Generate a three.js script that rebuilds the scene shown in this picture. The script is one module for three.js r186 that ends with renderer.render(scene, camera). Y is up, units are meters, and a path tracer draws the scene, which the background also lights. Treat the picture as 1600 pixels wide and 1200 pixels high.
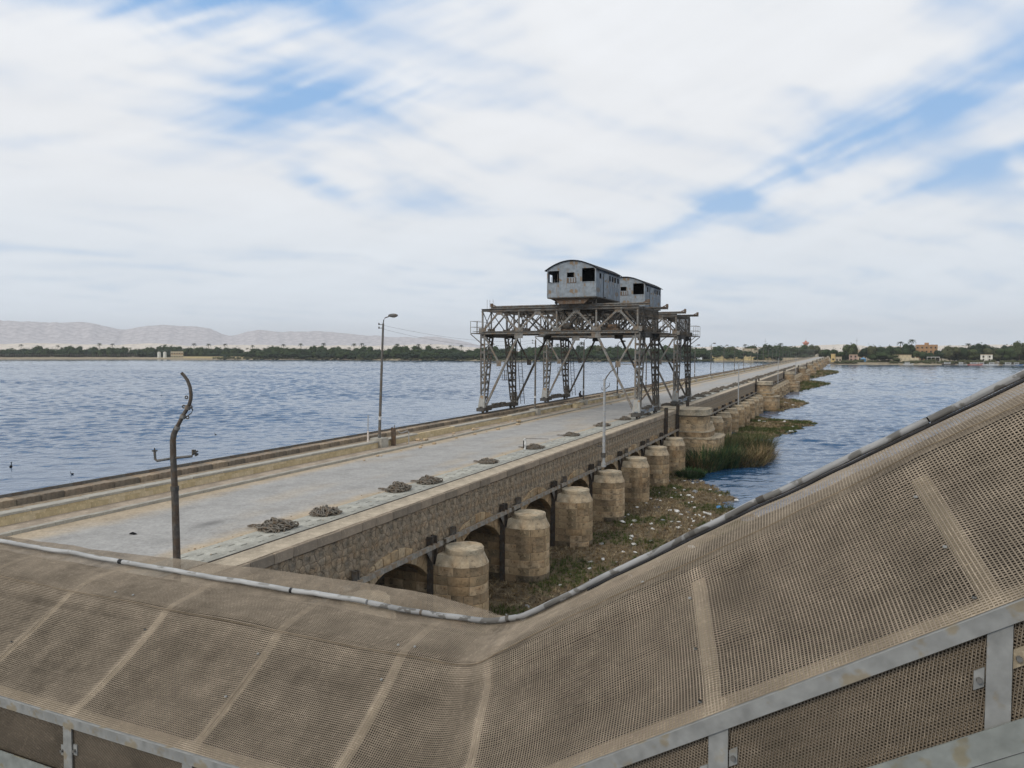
import * as THREE from 'three';
import { MarchingCubes } from 'three/addons/objects/MarchingCubes.js';
import { mergeGeometries, toCreasedNormals } from 'three/addons/utils/BufferGeometryUtils.js';

// ---------------------------------------------------------------- camera, sky, sun, exposure
const scene = new THREE.Scene();
const YAW = 23.78 * Math.PI / 180, PITCH = 2.5 * Math.PI / 180, EYE = 10.9;
const camera = new THREE.PerspectiveCamera(2 * Math.atan(600 / 1170) * 180 / Math.PI, 4 / 3, 0.1, 30000);
camera.position.set(0, EYE, 0);
camera.lookAt(-Math.sin(YAW) * Math.cos(PITCH), EYE - Math.sin(PITCH), -Math.cos(YAW) * Math.cos(PITCH));
scene.add(camera);
const renderer = new THREE.WebGLRenderer({ antialias: true });
renderer.toneMapping = THREE.LinearToneMapping;
renderer.toneMappingExposure = 1.0;
renderer.shadowMap.enabled = true;
const sun = new THREE.DirectionalLight(new THREE.Color(1.0, 0.94, 0.85), 1.5);
sun.position.set(-70, 110, 75);
sun.target.position.set(-20, 4, -60);
sun.castShadow = true; sun.shadow.radius = 26;
sun.shadow.mapSize.set(4096, 4096);
Object.assign(sun.shadow.camera, { left: -160, right: 160, top: 160, bottom: -160, near: 1, far: 500 });
scene.add(sun, sun.target);
scene.fog = new THREE.FogExp2(new THREE.Color(0.80, 0.82, 0.86), 0.00009);

// ---------------------------------------------------------------- random and noise
function rng(seed) { let s = seed >>> 0; return () => { s = (s + 0x6D2B79F5) | 0; let t = Math.imul(s ^ (s >>> 15), 1 | s); t = (t + Math.imul(t ^ (t >>> 7), 61 | t)) ^ t; return ((t ^ (t >>> 14)) >>> 0) / 4294967296; }; }
function hash(x, y, k) { let h = Math.imul(x, 374761393) ^ Math.imul(y, 668265263) ^ Math.imul(k, 2246822519); h = Math.imul(h ^ (h >>> 13), 1274126177); return ((h ^ (h >>> 16)) >>> 0) / 4294967296; }
const mod = (a, n) => ((a % n) + n) % n, clamp = (x, a = 0, b = 1) => Math.min(b, Math.max(a, x)), mix = (a, b, t) => a + (b - a) * t;
const smooth = (a, b, x) => { const t = clamp((x - a) / (b - a)); return t * t * (3 - 2 * t); };
function vnoise(x, y, p, k) {            // value noise, period p
  const xi = Math.floor(x), yi = Math.floor(y), fx = x - xi, fy = y - yi, u = fx * fx * (3 - 2 * fx), v = fy * fy * (3 - 2 * fy);
  const x0 = mod(xi, p), x1 = mod(xi + 1, p), y0 = mod(yi, p), y1 = mod(yi + 1, p);
  return mix(mix(hash(x0, y0, k), hash(x1, y0, k), u), mix(hash(x0, y1, k), hash(x1, y1, k), u), v);
}
function fbm(x, y, p, oct, k) { let a = 0.5, s = 0, n = 0; for (let o = 0; o < oct; o++) { s += a * vnoise(x, y, p, k + o * 17); n += a; x *= 2; y *= 2; p *= 2; a *= 0.5; } return s / n; }

// ---------------------------------------------------------------- the sky, computed by direction
function makeSky() {
  const W = 2048, Hh = 1024, data = new Float32Array(W * Hh * 4), deg = 180 / Math.PI, B = 1 << 20;
  // breaks in the cloud sheet: [azimuth from the view axis, elevation, half width, half height, tilt, strength]
  const gaps = [
    [-19, 24.6, 11, 3.2, 0.03, 1.6], [-23, 21.2, 7, 1.5, -0.15, 0.45], [-33, 25, 8, 2.6, 0.0, 1.1], [-11.5, 18.6, 6.5, 1.7, 0.03, 1.0], [-19, 16.6, 5, 2.2, 0.3, 0.7],
    [-14.5, 12.6, 2.6, 1.3, -0.4, 0.8], [-9, 10.6, 6, 1.2, 0, 0.35], [-30, 13.2, 7, 0.9, 0, 0.3], [13, 9.0, 6.5, 1.0, 0.40, 0.75],
    [20, 12.2, 8, 1.5, 0.38, 0.75], [30, 16.0, 9, 2.2, 0.30, 0.9], [25, 9.6, 8, 0.8, 0.14, 0.75], [33.5, 12.0, 6, 0.7, 0.22, 0.75], [27, 13.0, 5, 0.5, 0.3, 0.4], [9, 7.4, 4, 0.6, 0.4, 0.45],
    [-60, 18, 16, 4, 0.1, 1], [70, 22, 20, 4, 0.2, 1], [120, 15, 22, 3, 0, 1], [-130, 24, 26, 6, 0.2, 1], [175, 30, 20, 6, 0, 1], [-85, 40, 20, 7, 0, 0.9], [40, 48, 24, 6, 0.2, 0.9], [100, 52, 20, 6, 0.1, 0.8],
  ];
  for (let j = 0; j < Hh; j++) {
    const el = ((j + 0.5) / Hh - 0.5) * 180;
    for (let i = 0; i < W; i++) {
      // equirectangular: u = atan2(z, x) / 2pi + 0.5
      const a = ((i + 0.5) / W - 0.5) * 2 * Math.PI, o = (j * W + i) * 4;
      let az = (Math.atan2(Math.cos(a), -Math.sin(a)) + YAW) * deg; az = mod(az + 180, 360) - 180;
      const e = Math.max(el, 0), se = Math.max(Math.sin(e / deg), 0.0);
      const k = 1 / (se + 0.09), px = Math.sin(az / deg) * Math.cos(e / deg) * k, pz = Math.cos(az / deg) * Math.cos(e / deg) * k;
      // the cloud sheet drifts along one direction: stretched noise
      const s1 = px * 0.82 + pz * 0.57, s2 = -px * 0.57 + pz * 0.82;
      const warp = fbm(s1 * 0.8 + 31, s2 * 0.8 + 7, B, 4, 5) - 0.5, warp2 = fbm(s1 * 1.1 + 11, s2 * 1.1 + 77, B, 4, 9) - 0.5;
      const fine = fbm(s1 * 1.3 + warp * 2.2 + 3, s2 * 4.2 + warp2 * 3.0, B, 7, 21), broad = fbm(s1 * 0.55 + 5, s2 * 1.0 + 2, B, 4, 33);
      const puff = fbm(az * 0.16 + 50 + warp * 2, el * 0.42 + 20, B, 5, 47) * 0.62 + 0.38 * fbm((az * 0.94 + el * 0.34) * 0.13 + 80 + warp, (el * 0.94 - az * 0.34) * 1.15 + 160 + warp2 * 2, B, 5, 49);
      let gap = 0;
      for (const [ga, ge, gw, gh, tilt, st] of gaps) {
        let da = mod(az - ga + 180, 360) - 180; const de = el - ge - da * tilt;
        const q = ((da + warp * 5) / gw) ** 2 + ((de + warp2 * 2.2) / gh) ** 2;
        if (q < 7) gap += st * Math.exp(-q * 0.9);
      }
      // the breaks are combed into fibres, as thin high cloud is
      gap *= 0.66 + 0.62 * smooth(0.18, 0.82, fbm((az * 0.93 + el * 0.36) * 0.16 + 300 + warp * 1.5, (el * 0.93 - az * 0.36) * 1.9 + 400 + warp2 * 2.5, B, 5, 53));
      let cover = 0.98 + (broad - 0.5) * 0.30 - gap * 0.80 + (fine - 0.5) * 1.55 + (puff - 0.5) * 0.95;
      cover = smooth(-0.30, 1.05, cover);
      cover = Math.max(cover, 0.05 + 0.62 * (1 - smooth(0, 7.5, e)));
      // clear air
      const h = Math.pow(1 - se, 5.5);
      const clear = [mix(0.205, 0.66, h), mix(0.435, 0.79, h), mix(0.79, 0.90, h)];
      // cloud: bright sheet, a little greyer in thick parts and lower down
      const lum = 0.86 + (fine - 0.5) * 0.07 + (puff - 0.5) * 0.10 + 0.03 * smooth(4, 22, e) + 0.03 * (1 - smooth(0, 9, e));
      const cl = [lum * mix(0.885, 0.965, smooth(1, 15, e)), lum * mix(0.97, 0.99, smooth(1, 15, e)), lum * mix(1.06, 1.025, smooth(1, 15, e))];
      for (let c = 0; c < 3; c++) {
        let v = mix(clear[c], cl[c], cover);
        if (el < 0) v = mix(v, [0.22, 0.22, 0.22][c], smooth(0, -6, el));
        data[o + c] = v;
      }
      data[o + 3] = 1;
    }
  }
  const t = new THREE.DataTexture(data, W, Hh, THREE.RGBAFormat, THREE.FloatType);
  t.mapping = THREE.EquirectangularReflectionMapping; t.magFilter = t.minFilter = THREE.LinearFilter; t.wrapS = THREE.RepeatWrapping; t.needsUpdate = true;
  return t;
}
const sky = makeSky();
scene.background = sky; scene.environment = sky;

// ---------------------------------------------------------------- textures and materials
function tex(size, fn, srgb = false) {
  const d = new Uint8Array(size * size * 4);
  for (let j = 0; j < size; j++) for (let i = 0; i < size; i++) { const v = fn(i / size, j / size), o = (j * size + i) * 4; const c = typeof v === 'number' ? [v, v, v] : v; for (let k = 0; k < 3; k++) d[o + k] = clamp(c[k]) * 255; d[o + 3] = 255; }
  const t = new THREE.DataTexture(d, size, size); t.wrapS = t.wrapT = THREE.RepeatWrapping; t.magFilter = THREE.LinearFilter; t.minFilter = THREE.LinearMipmapLinearFilter; t.generateMipmaps = true; if (srgb) t.colorSpace = THREE.SRGBColorSpace; t.needsUpdate = true; return t;
}
const scaled = (t, m) => { const c = t.clone(); c.repeat.set(1 / m, 1 / m); c.needsUpdate = true; return c; };
const T = {
  // light/dark mottling around 1 (stored at half), warm-cool shift
  stone: tex(512, (u, v) => { const a = fbm(u * 4, v * 4, 4, 6, 1), b = fbm(u * 16, v * 16, 16, 4, 2), g = hash(u * 512 | 0, v * 512 | 0, 3), pit = smooth(0.66, 0.8, fbm(u * 24, v * 24, 24, 3, 4)); const l = 0.62 + (a - 0.5) * 0.7 + (b - 0.5) * 0.35 + (g - 0.5) * 0.12 - pit * 0.25, w = (fbm(u * 3, v * 3, 3, 3, 7) - 0.5) * 0.16; return [l + w, l, l - w]; }),
  ashlar: tex(512, (u, v) => { const a = fbm(u * 4, v * 4, 4, 6, 1), b = fbm(u * 16, v * 16, 16, 4, 2), g = hash(u * 512 | 0, v * 512 | 0, 3), pit = smooth(0.62, 0.8, fbm(u * 20, v * 20, 20, 3, 4)), st = smooth(0.70, 0.82, fbm(u * 18, v * 5, 128, 1, 5) * 0.4 + fbm(u * 9, v * 3, 3 * 3, 4, 6) * 0.75) * 0.5; const l = 0.62 + (a - 0.5) * 0.75 + (b - 0.5) * 0.3 + (g - 0.5) * 0.12 - pit * 0.28, w = (fbm(u * 3, v * 3, 3, 3, 7) - 0.5) * 0.16; return [mix(l + w, 0.95, st), mix(l, 0.98, st), mix(l - w, 1.0, st)]; }),
  grain: tex(512, (u, v) => 0.5 + (fbm(u * 8, v * 8, 8, 6, 11) - 0.5) * 0.9 + (hash(u * 512 | 0, v * 512 | 0, 12) - 0.5) * 0.25),
  steel: tex(512, (u, v) => { const r = 0.75 * smooth(0.56, 0.74, fbm(u * 5, v * 5, 5, 6, 31)), d = fbm(u * 14, v * 14, 14, 4, 32), s = fbm(u * 30, v * 3, 3, 3, 33); const l = 0.6 + (d - 0.5) * 0.5 + (s - 0.5) * 0.25; return [mix(l, 0.60 * (0.7 + d * 0.5), r), mix(l, 0.46 * (0.7 + d * 0.5), r), mix(l, 0.36 * (0.7 + d * 0.4), r)]; }),
  paint: tex(512, (u, v) => { const r = smooth(0.60, 0.70, fbm(u * 5, v * 5, 5, 6, 41)), st = smooth(0.55, 0.74, fbm(u * 26, v * 2, 26, 4, 43)), d = fbm(u * 10, v * 10, 10, 5, 42); const l = 0.66 + (d - 0.5) * 0.4, k = Math.max(r, st * 0.55); return [mix(l, 0.62, k), mix(l, 0.42, k), mix(l, 0.27, k)]; }),
  road: tex(1024, (u, v) => { const row = Math.floor(v * 32), cu = u * 22 + (row & 1) * 0.5 + hash(row, 1, 57) * 0.3, su = Math.floor(cu), jx = Math.abs(cu - su - 0.5) * 2, jy = Math.abs(v * 32 - row - 0.5) * 2, joint = Math.max(smooth(0.80, 0.97, jx), smooth(0.78, 0.97, jy)) * 0.07, tone = (hash(mod(su, 22), row, 58) - 0.5) * 0.09; const a = fbm(u * 6, v * 6, 6, 5, 51), n = fbm(u * 90, v * 90, 90, 3, 52), g = hash(u * 1024 | 0, v * 1024 | 0, 53); const l = 0.66 + (a - 0.5) * 0.22 + (n - 0.5) * 0.26 + (g - 0.5) * 0.14 + tone - joint + 0.04; return [l, l, l]; }),
  dust: tex(512, (u, v) => { const a = fbm(u * 5, v * 5, 5, 6, 61), g = hash(u * 512 | 0, v * 512 | 0, 62), p = smooth(0.6, 0.75, fbm(u * 40, v * 40, 40, 3, 63)); const l = 0.63 + (a - 0.5) * 0.5 + (g - 0.5) * 0.16 + p * 0.18; return [l, l, l * 0.98]; }),
  galv: tex(512, (u, v) => { const a = fbm(u * 12, v * 12, 12, 4, 71), b = fbm(u * 4, v * 4, 4, 4, 72), r = smooth(0.60, 0.75, fbm(u * 6, v * 6, 6, 5, 73)); const l = 0.65 + (a - 0.5) * 0.35 + (b - 0.5) * 0.2; return [mix(l, l * 0.93, r), mix(l, l * 0.8, r), mix(l, l * 0.62, r)]; }),
  scuff: tex(256, (u, v) => { const k = smooth(0.60, 0.66, fbm(u * 8, v * 8, 8, 5, 171)), d = fbm(u * 4, v * 4, 4, 4, 172); const l = 0.66 + (d - 0.5) * 0.4; return [mix(l, l * 0.62, k), mix(l, l * 0.6, k), mix(l, l * 0.57, k)]; }),
  scuffOld: tex(256, (u, v) => { const k = smooth(0.52, 0.58, fbm(u * 8, v * 8, 8, 5, 173)), d = fbm(u * 4, v * 4, 4, 4, 174); const l = 0.68 + (d - 0.5) * 0.5; return [mix(l, l * 0.5, k), mix(l, l * 0.48, k), mix(l, l * 0.45, k)]; }),
  leaf: tex(128, (u, v) => { const l = 0.62 + (fbm(u * 6, v * 6, 6, 4, 81) - 0.5) * 0.9; return [l, l, l]; }),
  sand: tex(512, (u, v) => { const a = fbm(u * 6, v * 6, 6, 6, 91), b = fbm(u * 20, v * 20, 20, 3, 92); const l = 0.62 + (a - 0.5) * 0.6 + (b - 0.5) * 0.2; return [l, l, l]; }),
};
// base colours are linear; maps average about 0.63, hence the gain
function mat(r, g, b, map, metres, o = {}) {
  const k = map ? 1 / 0.63 : 1, { bump, bumpMetres, bumpScale, ...rest } = o;
  const m = new THREE.MeshPhysicalMaterial({ color: new THREE.Color().setRGB(r * k, g * k, b * k), roughness: 0.9, metalness: 0, specularIntensity: 0.35, ...rest });
  if (map) m.map = scaled(map, metres);
  if (bump) { m.bumpMap = scaled(bump, bumpMetres ?? metres); m.bumpScale = bumpScale ?? 0.01; }
  return m;
}
const M = {};
for (const [i, c] of [[0, [0.355, 0.255, 0.150]], [1, [0.295, 0.208, 0.120]], [2, [0.40, 0.298, 0.188]], [3, [0.255, 0.183, 0.110]]]) { const m = M['ashlar' + i] = mat(...c, T.ashlar, 1.7, { bump: T.grain, bumpMetres: 0.7, bumpScale: 0.018 }); m.map.offset.set(i * 0.37, i * 0.61); }
M.copingDust = mat(0.40, 0.335, 0.255, T.dust, 1.7, { bump: T.grain, bumpMetres: 0.6, bumpScale: 0.012 });
M.ashlarWet = mat(0.15, 0.115, 0.075, T.ashlar, 1.7, { bump: T.grain, bumpMetres: 0.7, bumpScale: 0.018, roughness: 0.6 });
M.mortar = mat(0.20, 0.165, 0.125, T.stone, 0.9, { bump: T.grain, bumpScale: 0.02 });
M.capstone = mat(0.37, 0.305, 0.215, T.stone, 1.6, { bump: T.grain, bumpMetres: 0.6, bumpScale: 0.014 });
for (const [i, c] of [[0, [0.26, 0.21, 0.16]], [1, [0.22, 0.18, 0.138]], [2, [0.30, 0.24, 0.18]]]) M['coping' + i] = mat(...c, T.dust, 2.1, { bump: T.grain, bumpMetres: 0.8, bumpScale: 0.012 });
for (const [i, c] of [[0, [0.275, 0.213, 0.145]], [1, [0.25, 0.193, 0.130]], [2, [0.30, 0.235, 0.163]], [3, [0.26, 0.205, 0.145]]]) M['rubble' + i] = mat(...c, T.stone, 0.7, { bump: T.grain, bumpMetres: 0.4, bumpScale: 0.02 });
for (const [i, c] of [[0, [0.47, 0.38, 0.235]], [1, [0.43, 0.345, 0.21]], [2, [0.50, 0.41, 0.27]]]) M['block' + i] = mat(...c, T.dust, 3.3, { bump: T.grain, bumpMetres: 1.6, bumpScale: 0.006 });
for (const [i, c] of [[0, [0.24, 0.19, 0.14]], [1, [0.30, 0.235, 0.165]], [2, [0.20, 0.165, 0.125]]]) M['parapet' + i] = mat(...c, T.stone, 1.4, { bump: T.grain, bumpMetres: 0.6, bumpScale: 0.02 });
M.cement = mat(0.33, 0.31, 0.27, T.dust, 1.6, { bump: T.grain, bumpScale: 0.012 });
M.slab = mat(0.345, 0.335, 0.295, T.dust, 1.7, { bump: T.grain, bumpMetres: 0.5, bumpScale: 0.004 });
M.slabB = mat(0.31, 0.305, 0.275, T.dust, 2.3, { bump: T.grain, bumpMetres: 0.5, bumpScale: 0.004 });
M.dust = mat(0.40, 0.315, 0.22, T.dust, 1.9, { bump: T.grain, bumpScale: 0.012 });
M.beam = mat(0.27, 0.25, 0.215, T.steel, 1.1, { roughness: 0.8 });
M.guide = mat(0.080, 0.070, 0.060, T.steel, 1.1, { roughness: 0.85 });
M.pave = mat(0.38, 0.315, 0.25, T.dust, 2.7, { bump: T.grain, bumpScale: 0.006 });
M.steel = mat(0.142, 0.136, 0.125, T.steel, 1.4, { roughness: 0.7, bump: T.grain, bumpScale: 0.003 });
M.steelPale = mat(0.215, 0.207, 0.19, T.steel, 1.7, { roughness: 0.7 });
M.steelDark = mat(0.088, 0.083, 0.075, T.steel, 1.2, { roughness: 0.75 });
M.rust = mat(0.15, 0.115, 0.088, T.steel, 0.9, { roughness: 0.85 });
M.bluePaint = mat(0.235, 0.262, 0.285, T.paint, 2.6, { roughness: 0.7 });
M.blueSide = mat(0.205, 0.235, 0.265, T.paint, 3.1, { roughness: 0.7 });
M.greyCover = mat(0.30, 0.30, 0.28, T.paint, 2.0, { roughness: 0.7 });
M.dark = mat(0.012, 0.012, 0.013, null, 1, { roughness: 0.95 });
M.roofTar = mat(0.020, 0.020, 0.022, T.grain, 1.5, { roughness: 0.85 });
M.chain = mat(0.165, 0.15, 0.127, T.steel, 0.5, { roughness: 0.85 });
M.galv = mat(0.26, 0.26, 0.245, T.galv, 0.45, { roughness: 0.62, bump: T.grain, bumpMetres: 0.3, bumpScale: 0.0008 });
M.galvGreen = mat(0.245, 0.258, 0.238, T.galv, 0.5, { roughness: 0.62, bump: T.grain, bumpMetres: 0.3, bumpScale: 0.0008 });
M.netA = mat(0.262, 0.218, 0.172, T.dust, 0.75, { roughness: 0.95, vertexColors: true });
M.netB = mat(0.20, 0.155, 0.105, T.dust, 0.6, { roughness: 0.95 });
M.netBack = mat(0.028, 0.023, 0.019, T.dust, 0.5, { roughness: 1 });
M.ribDust = mat(0.31, 0.255, 0.18, T.dust, 0.4, { roughness: 0.95 });
M.pvcOld = mat(0.27, 0.27, 0.265, T.scuffOld, 0.5, { roughness: 0.7 });
M.pvc = mat(0.36, 0.36, 0.35, T.scuff, 0.6, { roughness: 0.5 });
M.tape = mat(0.03, 0.03, 0.032, T.grain, 0.2, { roughness: 0.6 });
M.lampGrey = mat(0.14, 0.14, 0.135, T.steel, 1.0, { roughness: 0.6 });
M.poleBrown = mat(0.105, 0.093, 0.08, T.steel, 0.8, { roughness: 0.7 });
M.poleGrey = mat(0.33, 0.335, 0.335, T.galv, 0.7, { roughness: 0.6 });
M.white = mat(0.72, 0.72, 0.70, T.grain, 1, { roughness: 0.7 });

// ---------------------------------------------------------------- naming and grouping
const used = new Map();
const numbered = (n) => { const k = used.get(n) ?? 0; used.set(n, k + 1); return k ? n + '_' + String(k).padStart(3, '0') : n; };
function tag(o, label, category, group) { o.userData.label = label; if (category) o.userData.category = category; if (group) o.userData.group = group; return o; }
function thing(name, label, category, pos = [0, 0, 0], turn = 0, group) { const g = new THREE.Group(); g.name = numbered(name); g.position.set(...pos); g.rotation.y = turn; scene.add(g); return tag(g, label, category, group); }
function part(name, geo, m, parent) { const o = new THREE.Mesh(geo, m); o.name = name; o.castShadow = o.receiveShadow = true; parent.add(o); return o; }
function struct(name, geo, m) { const o = part(numbered(name), geo, m, scene); o.userData.kind = 'structure'; return o; }
function stuff(o) { o.userData.kind = 'stuff'; return o; }
function dup(root, pos, turn, label, group) { const r = root.clone(); r.name = numbered(root.name.replace(/_\d{3}$/, '')); scene.add(r); r.position.set(...pos); r.rotation.y = turn; r.userData = { ...root.userData, label }; if (group) r.userData.group = group; return r; }

// ---------------------------------------------------------------- mesh builder: flat-shaded, uv in metres
const V = (x, y, z) => new THREE.Vector3(x, y, z);
class MB {
  constructor() { this.p = []; }
  tri(a, b, c) { this.p.push(a.x, a.y, a.z, b.x, b.y, b.z, c.x, c.y, c.z); return this; }
  quad(a, b, c, d) { return this.tri(a, b, c).tri(a, c, d); }
  hex(c) {                                  // 8 corners: 0-3 bottom (ccw from above), 4-7 top
    return this.quad(c[3], c[2], c[1], c[0]).quad(c[4], c[5], c[6], c[7]).quad(c[0], c[1], c[5], c[4]).quad(c[1], c[2], c[6], c[5]).quad(c[2], c[3], c[7], c[6]).quad(c[3], c[0], c[4], c[7]);
  }
  box(x0, x1, y0, y1, z0, z1) { if (x0 > x1) [x0, x1] = [x1, x0]; if (y0 > y1) [y0, y1] = [y1, y0]; if (z0 > z1) [z0, z1] = [z1, z0]; return this.hex([V(x0, y0, z1), V(x1, y0, z1), V(x1, y0, z0), V(x0, y0, z0), V(x0, y1, z1), V(x1, y1, z1), V(x1, y1, z0), V(x0, y1, z0)]); }
  bar(p, q, w, h = w, up = V(0, 1, 0)) {    // rectangular member from p to q, w across, h along 'up'
    const d = q.clone().sub(p).normalize(); let s = d.clone().cross(up); if (s.lengthSq() < 1e-6) s = d.clone().cross(V(1, 0, 0)); s.normalize(); const u = s.clone().cross(d).normalize();
    s.multiplyScalar(w / 2); u.multiplyScalar(h / 2);
    const at = (b, i, j) => b.clone().addScaledVector(s, i).addScaledVector(u, j);
    return this.hex([at(p, -1, -1), at(p, 1, -1), at(q, 1, -1), at(q, -1, -1), at(p, -1, 1), at(p, 1, 1), at(q, 1, 1), at(q, -1, 1)]);
  }
  tube(pts, r, n = 8, r1 = r) {
    const rings = pts.map((p, i) => {
      const d = pts[Math.min(i + 1, pts.length - 1)].clone().sub(pts[Math.max(i - 1, 0)]).normalize(); let a = Math.abs(d.y) > 0.9 ? V(1, 0, 0) : V(0, 1, 0); const s = d.clone().cross(a).normalize(), t = s.clone().cross(d).normalize(), rr = mix(r, r1, i / (pts.length - 1));
      return Array.from({ length: n }, (_, k) => { const f = k / n * 2 * Math.PI; return p.clone().addScaledVector(s, Math.cos(f) * rr).addScaledVector(t, Math.sin(f) * rr); });
    });
    for (let i = 0; i + 1 < rings.length; i++) for (let k = 0; k < n; k++) { const l = (k + 1) % n; this.quad(rings[i][k], rings[i + 1][k], rings[i + 1][l], rings[i][l]); }
    for (let k = 1; k + 1 < n; k++) { this.tri(rings[0][0], rings[0][k], rings[0][k + 1]); const e = rings[rings.length - 1]; this.tri(e[0], e[k + 1], e[k]); }
    return this;
  }
  add(geo, m) { const g = geo.index ? geo.toNonIndexed() : geo, a = g.attributes.position, v = V(0, 0, 0); for (let i = 0; i < a.count; i++) { v.fromBufferAttribute(a, i); if (m) v.applyMatrix4(m); this.p.push(v.x, v.y, v.z); } return this; }
  outward(c = V(0, 0, 0)) { const p = this.p, a = V(0, 0, 0), b = V(0, 0, 0), d = V(0, 0, 0); for (let i = 0; i < p.length; i += 9) { a.set(p[i], p[i + 1], p[i + 2]); b.set(p[i + 3], p[i + 4], p[i + 5]); d.set(p[i + 6], p[i + 7], p[i + 8]); const n = b.clone().sub(a).cross(d.clone().sub(a)); if (n.dot(a.clone().add(b).add(d).divideScalar(3).sub(c)) < 0) for (let k = 0; k < 3; k++) [p[i + 3 + k], p[i + 6 + k]] = [p[i + 6 + k], p[i + 3 + k]]; } return this; }
  geo(crease = 0) {
    let g = new THREE.BufferGeometry(); g.setAttribute('position', new THREE.BufferAttribute(new Float32Array(this.p), 3)); g.computeVertexNormals(); boxUV(g); if (crease) g = toCreasedNormals(g, crease); return g;
  }
}
function boxUV(g) {
  const p = g.attributes.position, uv = new Float32Array(p.count * 2), a = V(0, 0, 0), b = V(0, 0, 0), c = V(0, 0, 0), n = V(0, 0, 0);
  for (let i = 0; i < p.count; i += 3) {
    a.fromBufferAttribute(p, i); b.fromBufferAttribute(p, i + 1); c.fromBufferAttribute(p, i + 2); n.copy(b).sub(a).cross(c.clone().sub(a));
    const x = Math.abs(n.x), y = Math.abs(n.y), z = Math.abs(n.z);
    for (const [k, v] of [[0, a], [1, b], [2, c]]) { const o = (i + k) * 2; if (y >= x && y >= z) { uv[o] = v.x; uv[o + 1] = v.z; } else if (x >= z) { uv[o] = v.z; uv[o + 1] = v.y; } else { uv[o] = v.x; uv[o + 1] = v.y; } }
  }
  g.setAttribute('uv', new THREE.BufferAttribute(uv, 2)); return g;
}
function flat(geo) { const g = geo.index ? geo.toNonIndexed() : geo; g.computeVertexNormals(); return boxUV(g); }
// a stone with chamfered, slightly uneven edges, centred on the origin
function stoneGeo(w, h, d, bev, seed, rough = 0.4) {
  const r = rng(seed), mb = new MB(), c = [];
  const j = () => (r() - 0.5) * bev * rough * 2;
  for (const y of [-1, 1]) for (const [x, z] of [[-1, 1], [1, 1], [1, -1], [-1, -1]]) { const dx = j(), dy = j(), dz = j(); c.push({ X: V(x * w / 2 + dx, y * (h / 2 - bev) + dy, z * (d / 2 - bev) + dz), Y: V(x * (w / 2 - bev) + dx, y * h / 2 + dy, z * (d / 2 - bev) + dz), Z: V(x * (w / 2 - bev) + dx, y * (h / 2 - bev) + dy, z * d / 2 + dz) }); }
  const f = (k, ids) => mb.quad(...ids.map((i) => c[i][k]));
  f('Y', [3, 2, 1, 0]); f('Y', [4, 5, 6, 7]); f('Z', [0, 1, 5, 4]); f('X', [1, 2, 6, 5]); f('Z', [2, 3, 7, 6]); f('X', [3, 0, 4, 7]);
  for (const [i, k] of [[0, 1], [2, 3]]) { mb.quad(c[i].Y, c[k].Y, c[k].Z, c[i].Z); mb.quad(c[i + 4].Z, c[k + 4].Z, c[k + 4].Y, c[i + 4].Y); }
  for (const [i, k] of [[1, 2], [3, 0]]) { mb.quad(c[i].Y, c[k].Y, c[k].X, c[i].X); mb.quad(c[i + 4].X, c[k + 4].X, c[k + 4].Y, c[i + 4].Y); }
  mb.quad(c[0].Z, c[4].Z, c[4].X, c[0].X); mb.quad(c[1].X, c[5].X, c[5].Z, c[1].Z); mb.quad(c[2].Z, c[6].Z, c[6].X, c[2].X); mb.quad(c[3].X, c[7].X, c[7].Z, c[3].Z);
  for (const [i, flip] of [[0, 0], [1, 1], [2, 0], [3, 1]]) { flip ? mb.tri(c[i].X, c[i].Z, c[i].Y) : mb.tri(c[i].Z, c[i].X, c[i].Y); flip ? mb.tri(c[i + 4].X, c[i + 4].Y, c[i + 4].Z) : mb.tri(c[i + 4].Z, c[i + 4].Y, c[i + 4].X); }
  return mb.outward().geo();
}

// ================================================================ the setting. x = downstream (right), z = -(distance along the barrage), water level y = 0
const S = (x, y, s) => V(x, y, -s);
const TAIL = -0.75;                        // the river stands a little lower below the barrage
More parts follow.
